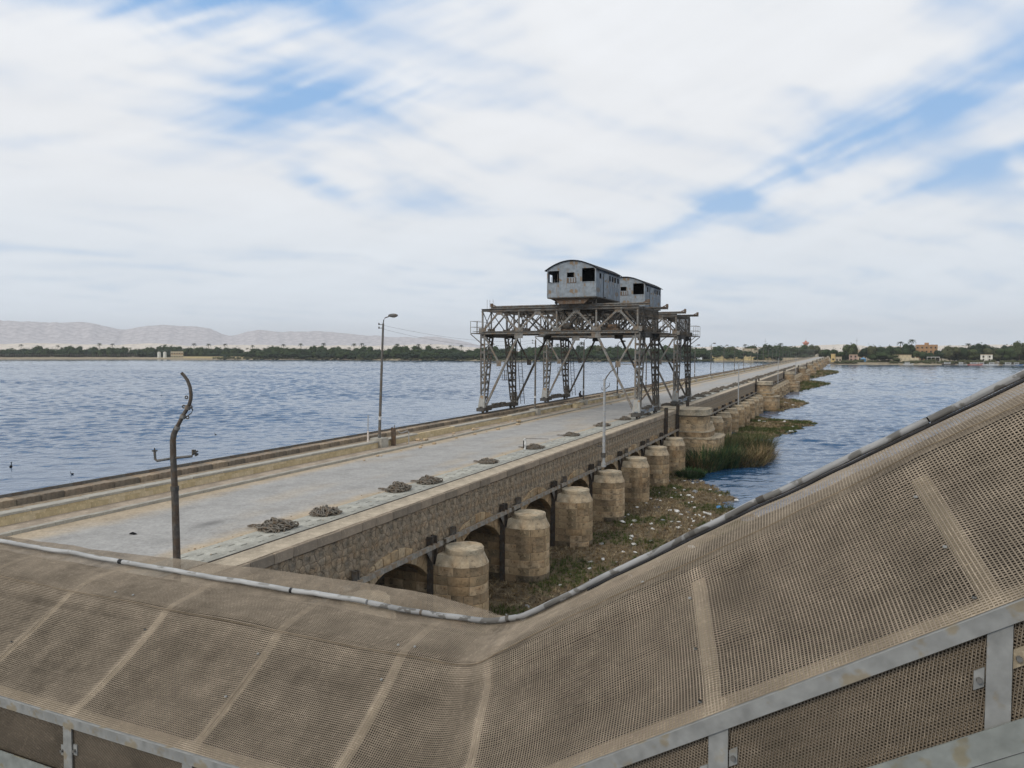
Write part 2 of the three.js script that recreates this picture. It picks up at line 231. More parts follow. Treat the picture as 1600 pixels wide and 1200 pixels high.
// ---- river: one sheet, finer where it lies near, with real waves
{
  const waves = [], r = rng(77);
  for (let i = 0; i < 44; i++) { const L = 0.42 * Math.pow(1.06, i), a = 0.81 + (r() - 0.5) * 1.7 + (r() < 0.2 ? 0.9 : 0); const slope = 0.036 * (0.6 + 0.8 * r()) * (L > 1.5 ? 0.85 : 1); waves.push({ k: 2 * Math.PI / L, dx: Math.cos(a), dz: Math.sin(a), A: slope * L / (2 * Math.PI), ph: r() * 6.28, L }); }
  const rings = [], cols = 680, a0 = -YAW - 0.665, a1 = -YAW + 0.665; let rad = 26;
  while (rad < 1480) { rings.push(rad); rad += rad < 100 ? 0.27 : rad < 240 ? 0.27 + (rad - 100) / 140 * 0.55 : rad < 700 ? 0.82 + (rad - 240) / 460 * 0.7 : 1.6 + (rad - 700) / 300; }
  const sheet = (name, keep) => {
    const pos = [], nor = [], idx = new Map(), ind = [];
    const vert = (i, j) => {
      const key = i * 4000 + j; let v = idx.get(key); if (v !== undefined) return v;
      const rr = rings[i], a = a0 + (a1 - a0) * j / cols, x = Math.sin(a) * rr, z = -Math.cos(a) * rr, cell = Math.max(rr * (a1 - a0) / cols, (rings[Math.min(i + 1, rings.length - 1)] - rr));
      let y = 0, nx = 0, nz = 0; const off = x < -24 ? smooth(6, 120, -32 - x) : 0.42; const gust = mix(0.36, 1.6, off) * (0.72 + 0.55 * smooth(0.3, 0.72, fbm(x * 0.012 + 9, z * 0.03 + 4, 1 << 16, 4, 301)));
      for (const w of waves) { if (w.L < cell * 2.0) continue; const p = w.k * (w.dx * x + w.dz * z) + w.ph + 1.6 * Math.sin(0.07 * x + w.ph) + 1.3 * Math.sin(0.09 * z + w.ph * 2), c = Math.cos(p); const A = w.A * gust; y += A * Math.sin(p); nx -= A * w.k * w.dx * c; nz -= A * w.k * w.dz * c; }
      v = pos.length / 3; pos.push(x, x > -24 ? y + TAIL : y, z); const l = Math.hypot(nx, 1, nz); nor.push(nx / l, 1 / l, nz / l); idx.set(key, v); return v;
    };
    for (let i = 0; i + 1 < rings.length; i++) for (let j = 0; j < cols; j++) {
      const rr = rings[i], a = a0 + (a1 - a0) * (j + 0.5) / cols, x = Math.sin(a) * rr, z = -Math.cos(a) * rr; if (!keep(x, z)) continue;
      const A = vert(i, j), B = vert(i, j + 1), C = vert(i + 1, j + 1), D = vert(i + 1, j); ind.push(A, B, C, A, C, D);
    }
    const g = new THREE.BufferGeometry(); g.setAttribute('position', new THREE.Float32BufferAttribute(pos, 3)); g.setAttribute('normal', new THREE.Float32BufferAttribute(nor, 3)); const uv = new Float32Array(pos.length / 3 * 2); for (let i = 0; i < pos.length / 3; i++) { uv[2 * i] = pos[3 * i]; uv[2 * i + 1] = pos[3 * i + 2]; } g.setAttribute('uv', new THREE.BufferAttribute(uv, 2)); g.setIndex(ind);
    struct(name, g, waterM);
  };
  T.ripple = tex(512, (u, v) => 0.5 + (fbm(u * 7, v * 16, 512, 1, 401) * 0 + fbm(u * 6, v * 6, 6, 5, 402) - 0.5) * 0.9);
  const waterM = new THREE.MeshPhysicalMaterial({ color: new THREE.Color().setRGB(0.022, 0.074, 0.158), roughness: 0.07, ior: 1.33 }); waterM.bumpMap = scaled(T.ripple, 3.1); waterM.bumpScale = 0.03;
  sheet('water', (x, z) => x < -31.5 || x > -17 || z < -905);
  const far = new MB(); far.quad(S(-3000, -1.1, -400), S(3000, -1.1, -400), S(3000, -1.1, 24), S(-3000, -1.1, 24)); far.quad(S(-31, -1.1, 24), S(-17, -1.1, 24), S(-17, -1.1, 905), S(-31, -1.1, 905));
  for (const sd of [-1, 1]) { const c = Math.tan(0.665); const dir = Math.atan2(Math.sin(-YAW + sd * 0.665), Math.cos(-YAW + sd * 0.665)); const p0 = S(Math.sin(dir) * 20, -1.1, Math.cos(dir) * 20), p1 = S(Math.sin(dir) * 1500, -1.1, Math.cos(dir) * 1500); const o0 = S(sd * 3000, -1.1, 24), o1 = S(sd * 3000, -1.1, 1500); sd > 0 ? far.quad(p0, o0, o1, p1) : far.quad(o0, p0, p1, o1); }
  struct('water', far.geo(), waterM);
}
// ---- far banks: low terrain behind the shoreline, rising to desert hills on the horizon
const bankShore = (() => {                 // shoreline as (angle from the view axis in degrees, distance)
  const pts = [[-70, 1300], [-45, 1400], [-33, 1230], [-26, 1160], [-18, 1030], [-8, 900], [0, 815], [8, 805], [17, 850], [22.85, 876], [23.15, 716], [27, 735], [34, 745], [50, 800], [70, 1000]];
  return (deg) => { for (let i = 0; i + 1 < pts.length; i++) if (deg <= pts[i + 1][0]) { const t = clamp((deg - pts[i][0]) / (pts[i + 1][0] - pts[i][0])); return mix(pts[i][1], pts[i + 1][1], t); } return 1000; };
})();
const bearing = (deg, dist, y = 0) => { const a = deg * Math.PI / 180 - YAW; return V(Math.sin(a) * dist, y, -Math.cos(a) * dist); };
const landHeight = (d) => 0.35 + 1.5 * smooth(0, 14, d) + 1.0 * smooth(20, 160, d);
{
  const pos = [], ind = [], A = 300, ds = [-8, 0, 2, 5, 10, 18, 35, 70, 140, 300, 700, 1500, 3000];
  for (let i = 0; i <= A; i++) { const g = mix(-68, 68, i / A), sh = bankShore(g) + (fbm(i * 0.23, 3, 4096, 4, 501) - 0.5) * 16; ds.forEach((d, k) => { const p = bearing(g, sh + d, k === 0 ? -1.2 : landHeight(d) + (k > 1 ? (fbm(i * 0.6, k * 0.9, 4096, 3, 502) - 0.4) * 0.9 : -0.3)); pos.push(p.x, p.y, p.z); }); }
  const n = ds.length; for (let i = 0; i < A; i++) for (let k = 0; k + 1 < n; k++) { const a = i * n + k, b = a + n; ind.push(a, b, b + 1, a, b + 1, a + 1); }
  const g = new THREE.BufferGeometry(); g.setAttribute('position', new THREE.Float32BufferAttribute(pos, 3)); g.setIndex(ind); g.computeVertexNormals(); const f = boxUV(g.toNonIndexed());
  struct('ground', f, mat(0.30, 0.25, 0.17, T.sand, 14, { bump: T.sand, bumpScale: 0.2 }));
}
{
  const hill = (name, prof, d0, d1, m, steps) => {
    const A = 420, pos = [], ind = [];
    for (let i = 0; i <= A; i++) { const g = mix(-40, 40, i / A), hgt = prof(g);
      for (let k = 0; k <= steps; k++) { const t = k / steps, rough = (fbm(g * 1.6 + 90, t * 5 + 3, 4096, 5, 601) - 0.5), gully = Math.abs(fbm(g * 5.5 + 40, t * 1.2, 4096, 4, 603) - 0.5);
        const cliff = t < 0.4 ? 0.32 * t / 0.4 : t < 0.72 ? mix(0.32, 0.96, smooth(0.4, 0.72, t)) : mix(0.96, 1, (t - 0.72) / 0.28);
        const y = hgt * (cliff - gully * 0.08 * Math.sin(t * 3.1) + rough * 0.05 * Math.sin(t * 3.14)); const p = bearing(g, mix(d0, d1, t) + rough * 260 * Math.sin(t * 3.14), Math.max(y, k ? 0.5 : -20)); pos.push(p.x, p.y, p.z); } }
    const n = steps + 1; for (let i = 0; i < A; i++) for (let k = 0; k < steps; k++) { const a = i * n + k, b = a + n; ind.push(a, b, b + 1, a, b + 1, a + 1); }
    const g = new THREE.BufferGeometry(); g.setAttribute('position', new THREE.Float32BufferAttribute(pos, 3)); g.setIndex(ind); g.computeVertexNormals(); struct(name, boxUV(g.toNonIndexed()), m);
  };
  const bump = (g, c, w) => Math.exp(-(((g - c) / w) ** 2));
  // table-topped ridge to the west
  hill('hills', (g) => { const e = Math.max(0, 1 - smooth(-6, 0.5, g)); const top = 305 * (1 - 0.20 * bump(g, -27.5, 1.4) - 0.34 * bump(g, -20.6, 1.2) - 0.10 * bump(g, -17, 1.2)) * mix(1, 0.80, smooth(-28, -14, g)) * mix(1, 0.72, smooth(-16, -8, g)); return (top + (fbm(g * 1.1, 1, 4096, 4, 611) - 0.5) * 26) * e + 6; }, 6600, 9300, mat(0.50, 0.465, 0.465, T.sand, 160), 26);
  // pale sand aprons below it and behind the town
  hill('sand_slope', (g) => 62 * (0.55 + 0.45 * fbm(g * 0.35, 5, 4096, 3, 621)) * (1 - 0.9 * smooth(-6, 3, g)) + 44 * smooth(8, 16, g) * (0.6 + 0.5 * fbm(g * 0.5, 2, 4096, 3, 622)) + 2, 3200, 5200, mat(0.66, 0.58, 0.48, T.sand, 120), 14);
}

// ================================================================ the barrage
const PIERS = [-3, -2, -1, 0, 1, 2, 3, 4, 5, 6].map((k) => 27.83 + 7.21 * k), BLOCKS = []; for (let j = 0; j < 11; j++) BLOCKS.push(80.3 + 77 * j);
const END = 868, FACE = -15.68, R_IN = 3.6, ARCH_Y = 2.62 - 3.6;
const pierS = [...PIERS]; BLOCKS.forEach((b, j) => { if (j < 10) for (let i = 0; i < 9; i++) pierS.push(b + 2.2 + 5.5 + 1 + 7.35 * i); });
const openings = [];                       // [from, to] along the barrage
{ const solid = [...pierS.map((s) => [s - 1, s + 1]), ...BLOCKS.map((s) => [s - 2.3, s + 2.3])].sort((a, b) => a[0] - b[0]); for (let i = 0; i + 1 < solid.length; i++) if (solid[i + 1][0] - solid[i][1] > 1) openings.push([solid[i][1], solid[i + 1][0]]); }
const barrage = thing('barrage', 'long masonry river barrage with arches, round-nosed stone piers and a roadway on top', 'barrage');
{
  // body: extruded profile with an arch for every opening
  const sh = new THREE.Shape(); sh.moveTo(-30, -2.2); sh.lineTo(-30, 4.4); sh.lineTo(END, 4.4); sh.lineTo(END, -2.2);
  for (const [a, b] of [...openings].reverse()) { sh.lineTo(b, -2.2); const c = (a + b) / 2, w = (b - a) / 2, sp = 1.60, rise = w > 2.9 ? 1.1 : 1.02, R = (w * w + rise * rise) / (2 * rise), y0 = sp + rise - R, n = b < 90 ? 14 : 5; for (let i = 0; i <= n; i++) { const th = Math.asin(w / R) * (1 - 2 * i / n); sh.lineTo(c + Math.sin(th) * R, y0 + Math.cos(th) * R); } sh.lineTo(a, -2.2); }
  sh.closePath();
  const g = new THREE.ExtrudeGeometry(sh, { depth: 16, bevelEnabled: false }); g.applyMatrix4(new THREE.Matrix4().makeBasis(V(0, 0, -1), V(0, 1, 0), V(1, 0, 0))); g.translate(FACE - 16, 0, 0);
  const wall = part('spandrel_wall', flat(g), mat(0.265, 0.208, 0.145, T.stone, 0.55, { bump: T.stone, bumpMetres: 0.55, bumpScale: 0.05 }), barrage);
  // rubble facing, stone by stone near the viewer
  const r = rng(5), cells = [], cw = 0.31, ch = 0.235, seed = (i, j) => [(i + 0.5 + 0.5 * (j & 1) + (hash(i, j, 3) - 0.5) * 0.75) * cw, 1.7 + (j + 0.5 + (hash(i, j, 4) - 0.5) * 0.7) * ch];
  for (let j = -3; j <= 13; j++) for (let i = 38; i <= 246; i++) {
    const [sx, sy] = seed(i, j); if (sy > 4.42 || sx > 75.6) continue;
    const op = openings.find((o) => sx > o[0] - 1.2 && sx < o[1] + 1.2); if (op) { const c = (op[0] + op[1]) / 2; if (Math.hypot(sx - c, sy - ARCH_Y) < R_IN + 0.66 && Math.abs(sx - c) < 3.0) continue; } if (sy < 1.75) continue;
    let poly = [[sx - 1, sy - 1], [sx + 1, sy - 1], [sx + 1, sy + 1], [sx - 1, sy + 1]];
    const cut = (nx, ny, d) => { const out = []; for (let k = 0; k < poly.length; k++) { const p = poly[k], q = poly[(k + 1) % poly.length], a = nx * p[0] + ny * p[1] - d, b = nx * q[0] + ny * q[1] - d; if (a <= 0) out.push(p); if (a * b < 0) { const t = a / (a - b); out.push([p[0] + (q[0] - p[0]) * t, p[1] + (q[1] - p[1]) * t]); } } poly = out; };
    for (let dj = -2; dj <= 2; dj++) for (let di = -2; di <= 2; di++) if (di || dj) { const [qx, qy] = seed(i + di, j + dj), nx = qx - sx, ny = qy - sy, l = Math.hypot(nx, ny); cut(nx / l, ny / l, (nx * (sx + qx) + ny * (sy + qy)) / (2 * l) - 0.006); }
    cut(0, 1, 4.42); if (poly.length < 3) continue;
    const cx = poly.reduce((a, p) => a + p[0], 0) / poly.length, cy = poly.reduce((a, p) => a + p[1], 0) / poly.length, pr = 0.014 + r() * 0.024, mb = new MB();
    const ring = (k, d) => poly.map((p) => V(d, cy + (p[1] - cy) * k, -(cx + (p[0] - cx) * k))); const A = ring(1, FACE - 0.01), B = ring(0.97, FACE + pr * 0.55), C = ring(0.72, FACE + pr), tip = V(FACE + pr + 0.012 * r(), cy, -cx), n = poly.length;
    for (let k = 0; k < n; k++) { const l = (k + 1) % n; mb.quad(A[k], A[l], B[l], B[k]); mb.quad(B[k], B[l], C[l], C[k]); mb.tri(C[k], C[l], tip); }
    mb.outward(V(FACE - 0.1, cy, -cx)); cells.push({ d: Math.hypot(cx, 16), mb, m: (r() * 4) | 0 });
  }
  cells.sort((a, b) => a.d - b.d);
  const rest = [new MB(), new MB(), new MB(), new MB()];
  cells.forEach((c, i) => { if (i < 300) part('rubble_stone', c.mb.geo(), M['rubble' + c.m], wall); else { const q = rest[c.m].p; for (const v of c.mb.p) q.push(v); } });
  rest.forEach((mb, i) => stuff(part('rubble_facing', mb.geo(), M['rubble' + i], wall)));
  // coping
  let s = 6, k = 0; const cg = [0, 1, 2, 3].map((i) => stoneGeo(1.06, 0.33, 1, 0.018, 40 + i, 0.8));
  while (s < 78) { const L = 0.85 + r() * 0.5, o = part('coping_stone', cg[k++ % 4], M['coping' + ((r() * 3) | 0)], barrage); o.position.set(-16.13 + (r() - 0.5) * 0.02, 4.615 + (r() - 0.5) * 0.008, -(s + L / 2)); o.scale.z = L - 0.012; s += L; }
  const farCoping = [new MB(), new MB()]; while (s < END) { const L = 1 + r() * 0.5; farCoping[(r() * 2) | 0].box(-16.65, -15.6 + (r() - 0.5) * 0.02, 4.45, 4.775 + (r() - 0.5) * 0.01, -s, -(s + L - 0.02)); s += L; }
  { const mb = new MB(), n = 400; for (let i = 0; i < n; i++) { const a = 6 + 320 * (i / n) ** 1.4, b = 6 + 320 * ((i + 1) / n) ** 1.4, e = (q) => -15.66 - 0.10 * fbm(q * 1.1, 3, 65536, 4, 711); mb.quad(S(-16.62, 4.797, a), S(e(a), 4.793, a), S(e(b), 4.793, b), S(-16.62, 4.797, b)); } part('dust_layer', mb.geo(), M.copingDust, barrage); }
  farCoping.forEach((f, i) => stuff(part('coping_strip', f.geo(), M['coping' + i], barrage)));
  // arches: voussoirs
  const nv = 13; const vg = [];
  const voussoirs = (op, near) => {
    const c = (op[0] + op[1]) / 2, w = (op[1] - op[0]) / 2, th0 = Math.asin(clamp((w + 0.1) / R_IN, 0, 0.95)), yc = ARCH_Y, arch = near ? new THREE.Group() : null, mb = new MB(); if (arch) { arch.name = 'arch'; barrage.add(arch); }
    for (let i = 0; i < nv; i++) {
      const a = mix(-th0, th0, (i + 0.04) / nv), b = mix(-th0, th0, (i + 0.96) / nv), d0 = FACE - 0.3, d1 = FACE + 0.085 + r() * 0.025, bv = 0.02;
      const q = (th, R, d) => V(d, yc + Math.cos(th) * R, -(c + Math.sin(th) * R)), t = near ? new MB() : mb, bA = bv / R_IN, Ri = R_IN + 0.002, Ro = R_IN + 0.60 + r() * 0.03;
      const base = [q(a, Ri, d0), q(b, Ri, d0), q(b, Ro, d0), q(a, Ro, d0)], mid = [q(a, Ri, d1 - bv), q(b, Ri, d1 - bv), q(b, Ro, d1 - bv), q(a, Ro, d1 - bv)], top = [q(a + bA, Ri + bv, d1), q(b - bA, Ri + bv, d1), q(b - bA, Ro - bv, d1), q(a + bA, Ro - bv, d1)], st = t.p.length;
      for (let e = 0; e < 4; e++) { const f = (e + 1) % 4; t.quad(base[e], base[f], mid[f], mid[e]); t.quad(mid[e], mid[f], top[f], top[e]); } t.quad(top[0], top[1], top[2], top[3]);
      const sub = new MB(); sub.p = t.p.splice(st); sub.outward(q((a + b) / 2, R_IN + 0.3, FACE - 0.1)); for (const v of sub.p) t.p.push(v);
      if (near) part('voussoir', t.geo(), M['ashlar' + [0, 1, 2, 0][(r() * 4) | 0]], arch);
    }
    if (!near) stuff(part('arch', mb.geo(), M.ashlar1, barrage));
  };
  openings.filter((o) => o[0] > 5 && o[0] < 320 && o[1] - o[0] < 6.2).forEach((o) => voussoirs(o, o[0] < 64));
  // piers: courses of curved ashlar round the nose, straight shanks into the arch
  const CH = 0.39;
  const SX = -14.46, RX = -20.0;
  // a stone of the facing, following the outline of the pier (shank, half round, shank) from length l0 to l1
  const outline = (l, R) => { const q = Math.PI / 2; if (l < -q) return V(SX + (l + q), 0, R); if (l > q) return V(SX - (l - q), 0, -R); return V(SX + Math.cos(l) * R, 0, -Math.sin(l) * R); };
  const pathStone = (l0, l1, h, seed) => { const q = rng(seed), mb = new MB(), n = 4, bv = 0.013, R = 1.025 + (q() - 0.5) * 0.02, P = (l, d, y) => outline(l, R - d).setY(y), y0 = -h / 2 + (q() - 0.5) * 0.006, y1 = h / 2 + (q() - 0.5) * 0.006, c = outline((l0 + l1) / 2, 0.9);
    for (let i = 0; i < n; i++) { const a = mix(l0, l1, i / n), b = mix(l0, l1, (i + 1) / n), A = i === 0 ? a + bv : a, B = i === n - 1 ? b - bv : b; mb.quad(P(A, 0, y0 + bv), P(B, 0, y0 + bv), P(B, 0, y1 - bv), P(A, 0, y1 - bv)); mb.quad(P(A, 0, y1 - bv), P(B, 0, y1 - bv), P(b, bv, y1), P(a, bv, y1)); mb.quad(P(a, bv, y0), P(b, bv, y0), P(B, 0, y0 + bv), P(A, 0, y0 + bv)); mb.quad(P(a, bv, y1), P(b, bv, y1), P(b, 0.1, y1), P(a, 0.1, y1)); mb.quad(P(a, bv, y0), P(a, 0.1, y0), P(b, 0.1, y0), P(b, bv, y0)); }
    for (const [l, e] of [[l0, bv], [l1, -bv]]) { mb.quad(P(l, 0.1, y0), P(l, bv, y0), P(l, bv, y1), P(l, 0.1, y1)); mb.quad(P(l, bv, y0), P(l + e, 0, y0 + bv), P(l + e, 0, y1 - bv), P(l, bv, y1)); }
    return mb.outward(c).geo(); };
  const patterns = [0, 1, 2, 3].map((v) => { const q = rng(950 + v), list = []; let l = -5.6 + v * 0.23; while (l < 3.4) { const L = 0.52 + q() * 0.5; list.push({ g: pathStone(l + 0.006, l + L - 0.006, CH - 0.012, 960 + v * 20 + list.length), at: l + L / 2 }); l += L; } return list; });
  const profileSolid = (rad, y0, y1, rad1 = rad, back = RX) => { const mb = new MB(), n = 14, pt = (R, y) => { const o = [S(back, y, -R)]; for (let i = 0; i <= n; i++) { const a = -Math.PI / 2 + Math.PI * i / n; o.push(S(SX + Math.cos(a) * R, y, Math.sin(a) * R)); } o.push(S(back, y, R)); return o; }, A = pt(rad, y0), B = pt(rad1, y1); for (let i = 0; i + 1 < A.length; i++) mb.quad(A[i], A[i + 1], B[i + 1], B[i]); for (let i = 1; i + 1 < B.length; i++) mb.tri(B[0], B[i], B[i + 1]); return mb.outward(S(-16, y0 - 0.2, 0)); };
  const coreGeo = profileSolid(0.995, -2.2, 2.02).geo(), hipGeo = profileSolid(1.035, 2.02, 2.45, 0.84, -15.3).geo(0.5);
  // cap ring: a drum with an uneven worn top
  const capGeo = (seed) => { const q = rng(seed), mb = new MB(), n = 28, b = [], t = [], ti = [], d = []; const wear = Array.from({ length: n }, () => (q() < 0.22 ? q() * 0.05 : 0)); for (let i = 0; i < n; i++) { const a = i / n * 2 * Math.PI, sx = 1, w = wear[i]; const P = (R, y) => S(SX + Math.cos(a) * R * sx, y, Math.sin(a) * R); b.push(P(0.83, 2.45)); t.push(P(0.83 - w, 2.665 - w * 0.7)); ti.push(P(0.805 - w, 2.69 - w * 0.7 + (q() - 0.5) * 0.012)); d.push(P(0.42, 2.705 + (q() - 0.5) * 0.03)); } const c = S(SX - 0.1, 2.71, 0); for (let i = 0; i < n; i++) { const k = (i + 1) % n; mb.quad(b[i], b[k], t[k], t[i]); mb.quad(t[i], t[k], ti[k], ti[i]); mb.quad(ti[i], ti[k], d[k], d[i]); mb.tri(d[i], d[k], c); } return mb.outward(S(SX, 2.4, 0)).geo(0.6); };
  const caps = [1, 2, 3].map((i) => capGeo(700 + i)); const farStone = [new MB(), new MB(), new MB(), new MB()];
  pierS.forEach((s, idx) => {
    if (s < 10) return; const near = s < 55 && s > 18, pier = new THREE.Group(); pier.name = 'pier'; pier.position.z = -s; barrage.add(pier);
    part('core', coreGeo, M.mortar, pier); part('hip', hipGeo, M.capstone, pier); const cp = part('cap', caps[idx % 3], M.capstone, pier);
    if (idx % 2) { cp.scale.z = -1; }
    const merged = [new MB(), new MB(), new MB(), new MB()];
    for (let c = 0; c < 9; c++) {
      const y = 2.02 - CH * (c + 0.5), tone = (r() * 4) | 0;
      for (const { g, at } of patterns[(c + idx * 3 + ((c * 7 + idx) % 5 === 0 ? 1 : 0)) % 4]) { const m = r() < 0.62 ? tone : (r() * 4) | 0; if (near && at > -5.2 && at < 1.2) { const o = part('ashlar_block', g, y < -0.25 && r() < 0.8 ? M.ashlarWet : M['ashlar' + m], pier); o.position.y = y; } else if (s < 420) merged[m].add(g, new THREE.Matrix4().makeTranslation(0, y, 0)); }
    }
    merged.forEach((mb, i) => { if (mb.p.length) stuff(part('masonry', mb.geo(), M['ashlar' + i], pier)); });
  });
  // abutment piers: broader, stepped, with a heavy cap at road level
  const abut = (s, near) => {
    const g = new THREE.Group(); g.name = 'abutment_pier'; g.position.z = -s; barrage.add(g);
    const nose = (hw, x1, y0, y1, back = -18) => { const sh = new THREE.Shape(); sh.moveTo(back, -hw); sh.lineTo(x1 - hw * 0.55, -hw); sh.quadraticCurveTo(x1, -hw, x1, -hw * 0.35); sh.lineTo(x1, hw * 0.35); sh.quadraticCurveTo(x1, hw, x1 - hw * 0.55, hw); sh.lineTo(back, hw); sh.closePath(); const e = new THREE.ExtrudeGeometry(sh, { depth: y1 - y0, bevelEnabled: false, curveSegments: 5 }); e.applyMatrix4(new THREE.Matrix4().makeRotationX(-Math.PI / 2)); e.translate(0, y0, 0); return flat(e); };
    const courses = (hw, x1, y0, y1) => { const n = Math.max(1, Math.round((y1 - y0) / 0.40)), h = (y1 - y0) / n; for (let i = 0; i < n; i++) part('course', nose(hw + (i % 2 ? 0.0 : 0.012), x1 + (i % 2 ? 0 : 0.012), y0 + h * i + 0.008, y0 + h * (i + 1) - 0.008), M['ashlar' + ((r() * 4) | 0)], g); part('core', nose(hw - 0.03, x1 - 0.03, y0, y1), M.mortar, g); };
    courses(2.9, -11.3, -2.2, 1.9); part('ledge', nose(2.96, -11.2, 1.902, 2.05), M.capstone, g);
    courses(2.55, -12.3, 2.052, 2.55); part('ledge', nose(2.58, -12.24, 2.552, 2.66), M.capstone, g);
    courses(2.3, -12.75, 2.662, 4.15); part('cap_slab', nose(2.42, -12.55, 4.27, 4.86), M.capstone, g); part('moulding', nose(2.2, -12.85, 4.152, 4.268), M.mortar, g);
  };
  BLOCKS.forEach((s) => abut(s));
  // gate guides (steel channels), brackets, walkway beam
  const guide = (y1) => new MB().box(-15.62, -15.34, -2.0, y1, 0.20, 0.16).box(-15.62, -15.34, -2.0, y1, -0.16, -0.20).box(-15.50, -15.46, -2.0, y1, 0.16, -0.16).geo(), lowGuide = guide(3.22), tallGuide = guide(5.45), stub = new MB().box(-15.58, -15.36, 2.3, 3.22, 0.09, 0.06).box(-15.58, -15.36, 2.3, 3.22, -0.06, -0.09).box(-15.58, -15.55, 2.3, 3.22, 0.06, -0.06).geo();
  const gus = (sd) => new MB().tri(S(-15.36, 2.70, 0), S(-15.36, 2.70, sd * 0.45), S(-15.36, 2.15, 0)).tri(S(-15.38, 2.70, 0), S(-15.38, 2.15, 0), S(-15.38, 2.70, sd * 0.45)).geo(); const gusN = gus(-1);
  for (const s of pierS) {
    if (s < 12 || s > 420) continue; const tall = s > 68 && s < 72;
    const a = part('gate_guide', tall ? tallGuide : lowGuide, M.guide, barrage); a.position.z = -(s + (tall ? 1.0 : -0.95)); if (tall) part('gate_guide', lowGuide, M.guide, barrage).position.z = -(s - 0.95);
    if (!tall) part('gate_guide', stub, M.steel, barrage).position.z = -(s + 0.90);
    part('gusset', gusN, M.steel, barrage).position.z = -(s - 1.14);
  }
  for (const b of BLOCKS) for (const d of [-2.55, 2.75]) part('gate_guide', tallGuide, M.guide, barrage).position.z = -(b + d);
  for (const [a, b] of openings) { if (a < 6 || a > 330) continue; const L = b - a + (b - a < 6.2 ? 1.75 : 0), o = part('walkway_beam', new MB().box(-15.46, -15.34, 2.86, 2.89, -0.02, -L).box(-15.36, -15.335, 2.70, 2.862, -0.02, -L).box(-15.46, -15.36, 2.70, 2.72, -0.02, -L).geo(), M.beam, barrage); o.position.z = -(a - 1.0); }
  // sluice gates deep under the arches
  for (const [a, b] of openings) if (a < 330) part('sluice_gate', new MB().box(-22.2, -22, -1.4, 2.4, -a, -b).geo(), M.steelDark, barrage);
  // timber struts seen in the nearest openings
  for (const s of [21.9, 29.1]) for (const y of [0.7, 1.15, 1.55]) part('strut', new MB().box(-17.4, -17.2, y, y + 0.14, -(s - 1), -(s + 4)).geo(), M.steelDark, barrage);
}
// ---- carriageway, dusty verges, pavement
{
  const lay = (x0, x1, y, s0, s1, n) => { const mb = new MB(); for (let i = 0; i < n; i++) mb.quad(S(x0, y, mix(s0, s1, i / n)), S(x1, y, mix(s0, s1, i / n)), S(x1, y, mix(s0, s1, (i + 1) / n)), S(x0, y, mix(s0, s1, (i + 1) / n))); return mb; };
  { // setts, half buried in wind-blown sand along both edges (the sand is the ground's own colour)
    const mb = new MB(), col = [], n = 620, xs = []; for (let i = 0; i <= 34; i++) xs.push(mix(-25.7, -18.2, i / 34)); const sv = (i) => (i === n ? END + 60 : 3 + 330 * (i / n) ** 1.5);
    const tint = (x, s) => { const w1 = 1.15 * (0.35 + 1.5 * fbm(s * 0.10 + 9, 2, 65536, 4, 701)), w2 = 0.75 * (0.3 + 1.4 * fbm(s * 0.13 + 40, 2, 65536, 4, 702)), nz = fbm(x * 2.2 + 90, s * 2.2, 65536, 4, 703) - 0.5, d = Math.max(1 - smooth(0.25 * w1, 1.35 * w1, x + 25.7 + nz * 0.9), 1 - smooth(0.2 * w2, 1.3 * w2, -18.36 - x + nz * 0.8)), thin = 0.35 * smooth(0.5, 0.75, fbm(x * 0.5 + 20, s * 0.16, 65536, 4, 705)), k = clamp(d + thin * (1 - d)), st = 1 - 0.5 * Math.exp(-(((x + 20.9) / 0.28) ** 2 + ((s - 20.2) / 0.8) ** 2)); const tr = 1 - 0.05 * (Math.exp(-(((x + 20.4) / 0.35) ** 2)) + Math.exp(-(((x + 22.1) / 0.35) ** 2)) + Math.exp(-(((x + 23.6) / 0.3) ** 2))) + 0.12 * (fbm(x * 0.35 + 70, s * 0.09, 65536, 4, 707) - 0.5); const st2 = st * tr; return [st2 * mix(1, 1.22, k), st2 * mix(1, 1.02, k), st2 * mix(1, 0.77, k)]; };
    for (let i = 0; i < n; i++) { const a = sv(i), b = sv(i + 1); for (let j = 0; j < 34; j++) { const q = [[xs[j], a], [xs[j + 1], a], [xs[j + 1], b], [xs[j], b]], y = (x) => 4.645 + 0.02 * smooth(-24.9, -25.7, x); mb.quad(...q.map(([x, s]) => S(x, y(x), s))); const c = q.map(([x, s]) => tint(x, s)); for (const e of [0, 1, 2, 0, 2, 3]) col.push(...c[e]); } }
    const g = mb.geo(); g.setAttribute('color', new THREE.Float32BufferAttribute(col, 3)); struct('road', g, mat(0.318, 0.308, 0.29, T.road, 5.3, { bump: T.road, bumpMetres: 5.3, bumpScale: 0.03, roughness: 0.85, vertexColors: true }));
  }
  struct('pavement', new MB().box(-26.95, -25.72, 4.3, 4.765, 0, -END).geo(), M.pave);
  const kb = new MB(), r = rng(9); let s = 4; while (s < END) { const L = 1.1 + r() * 0.5, j = (r() - 0.5) * 0.03; kb.box(-25.9 + j, -25.66 + j, 4.3, 4.775 + (r() - 0.5) * 0.015, -s, -(s + L - 0.015)); s += L; } struct('kerb', kb.geo(), M.cement);
  struct('verge', new MB().box(-32, -27.4, 4.0, 4.12, 0, -END).geo(), mat(0.20, 0.17, 0.13, T.dust, 2.3, { bump: T.grain, bumpScale: 0.05 }));
}
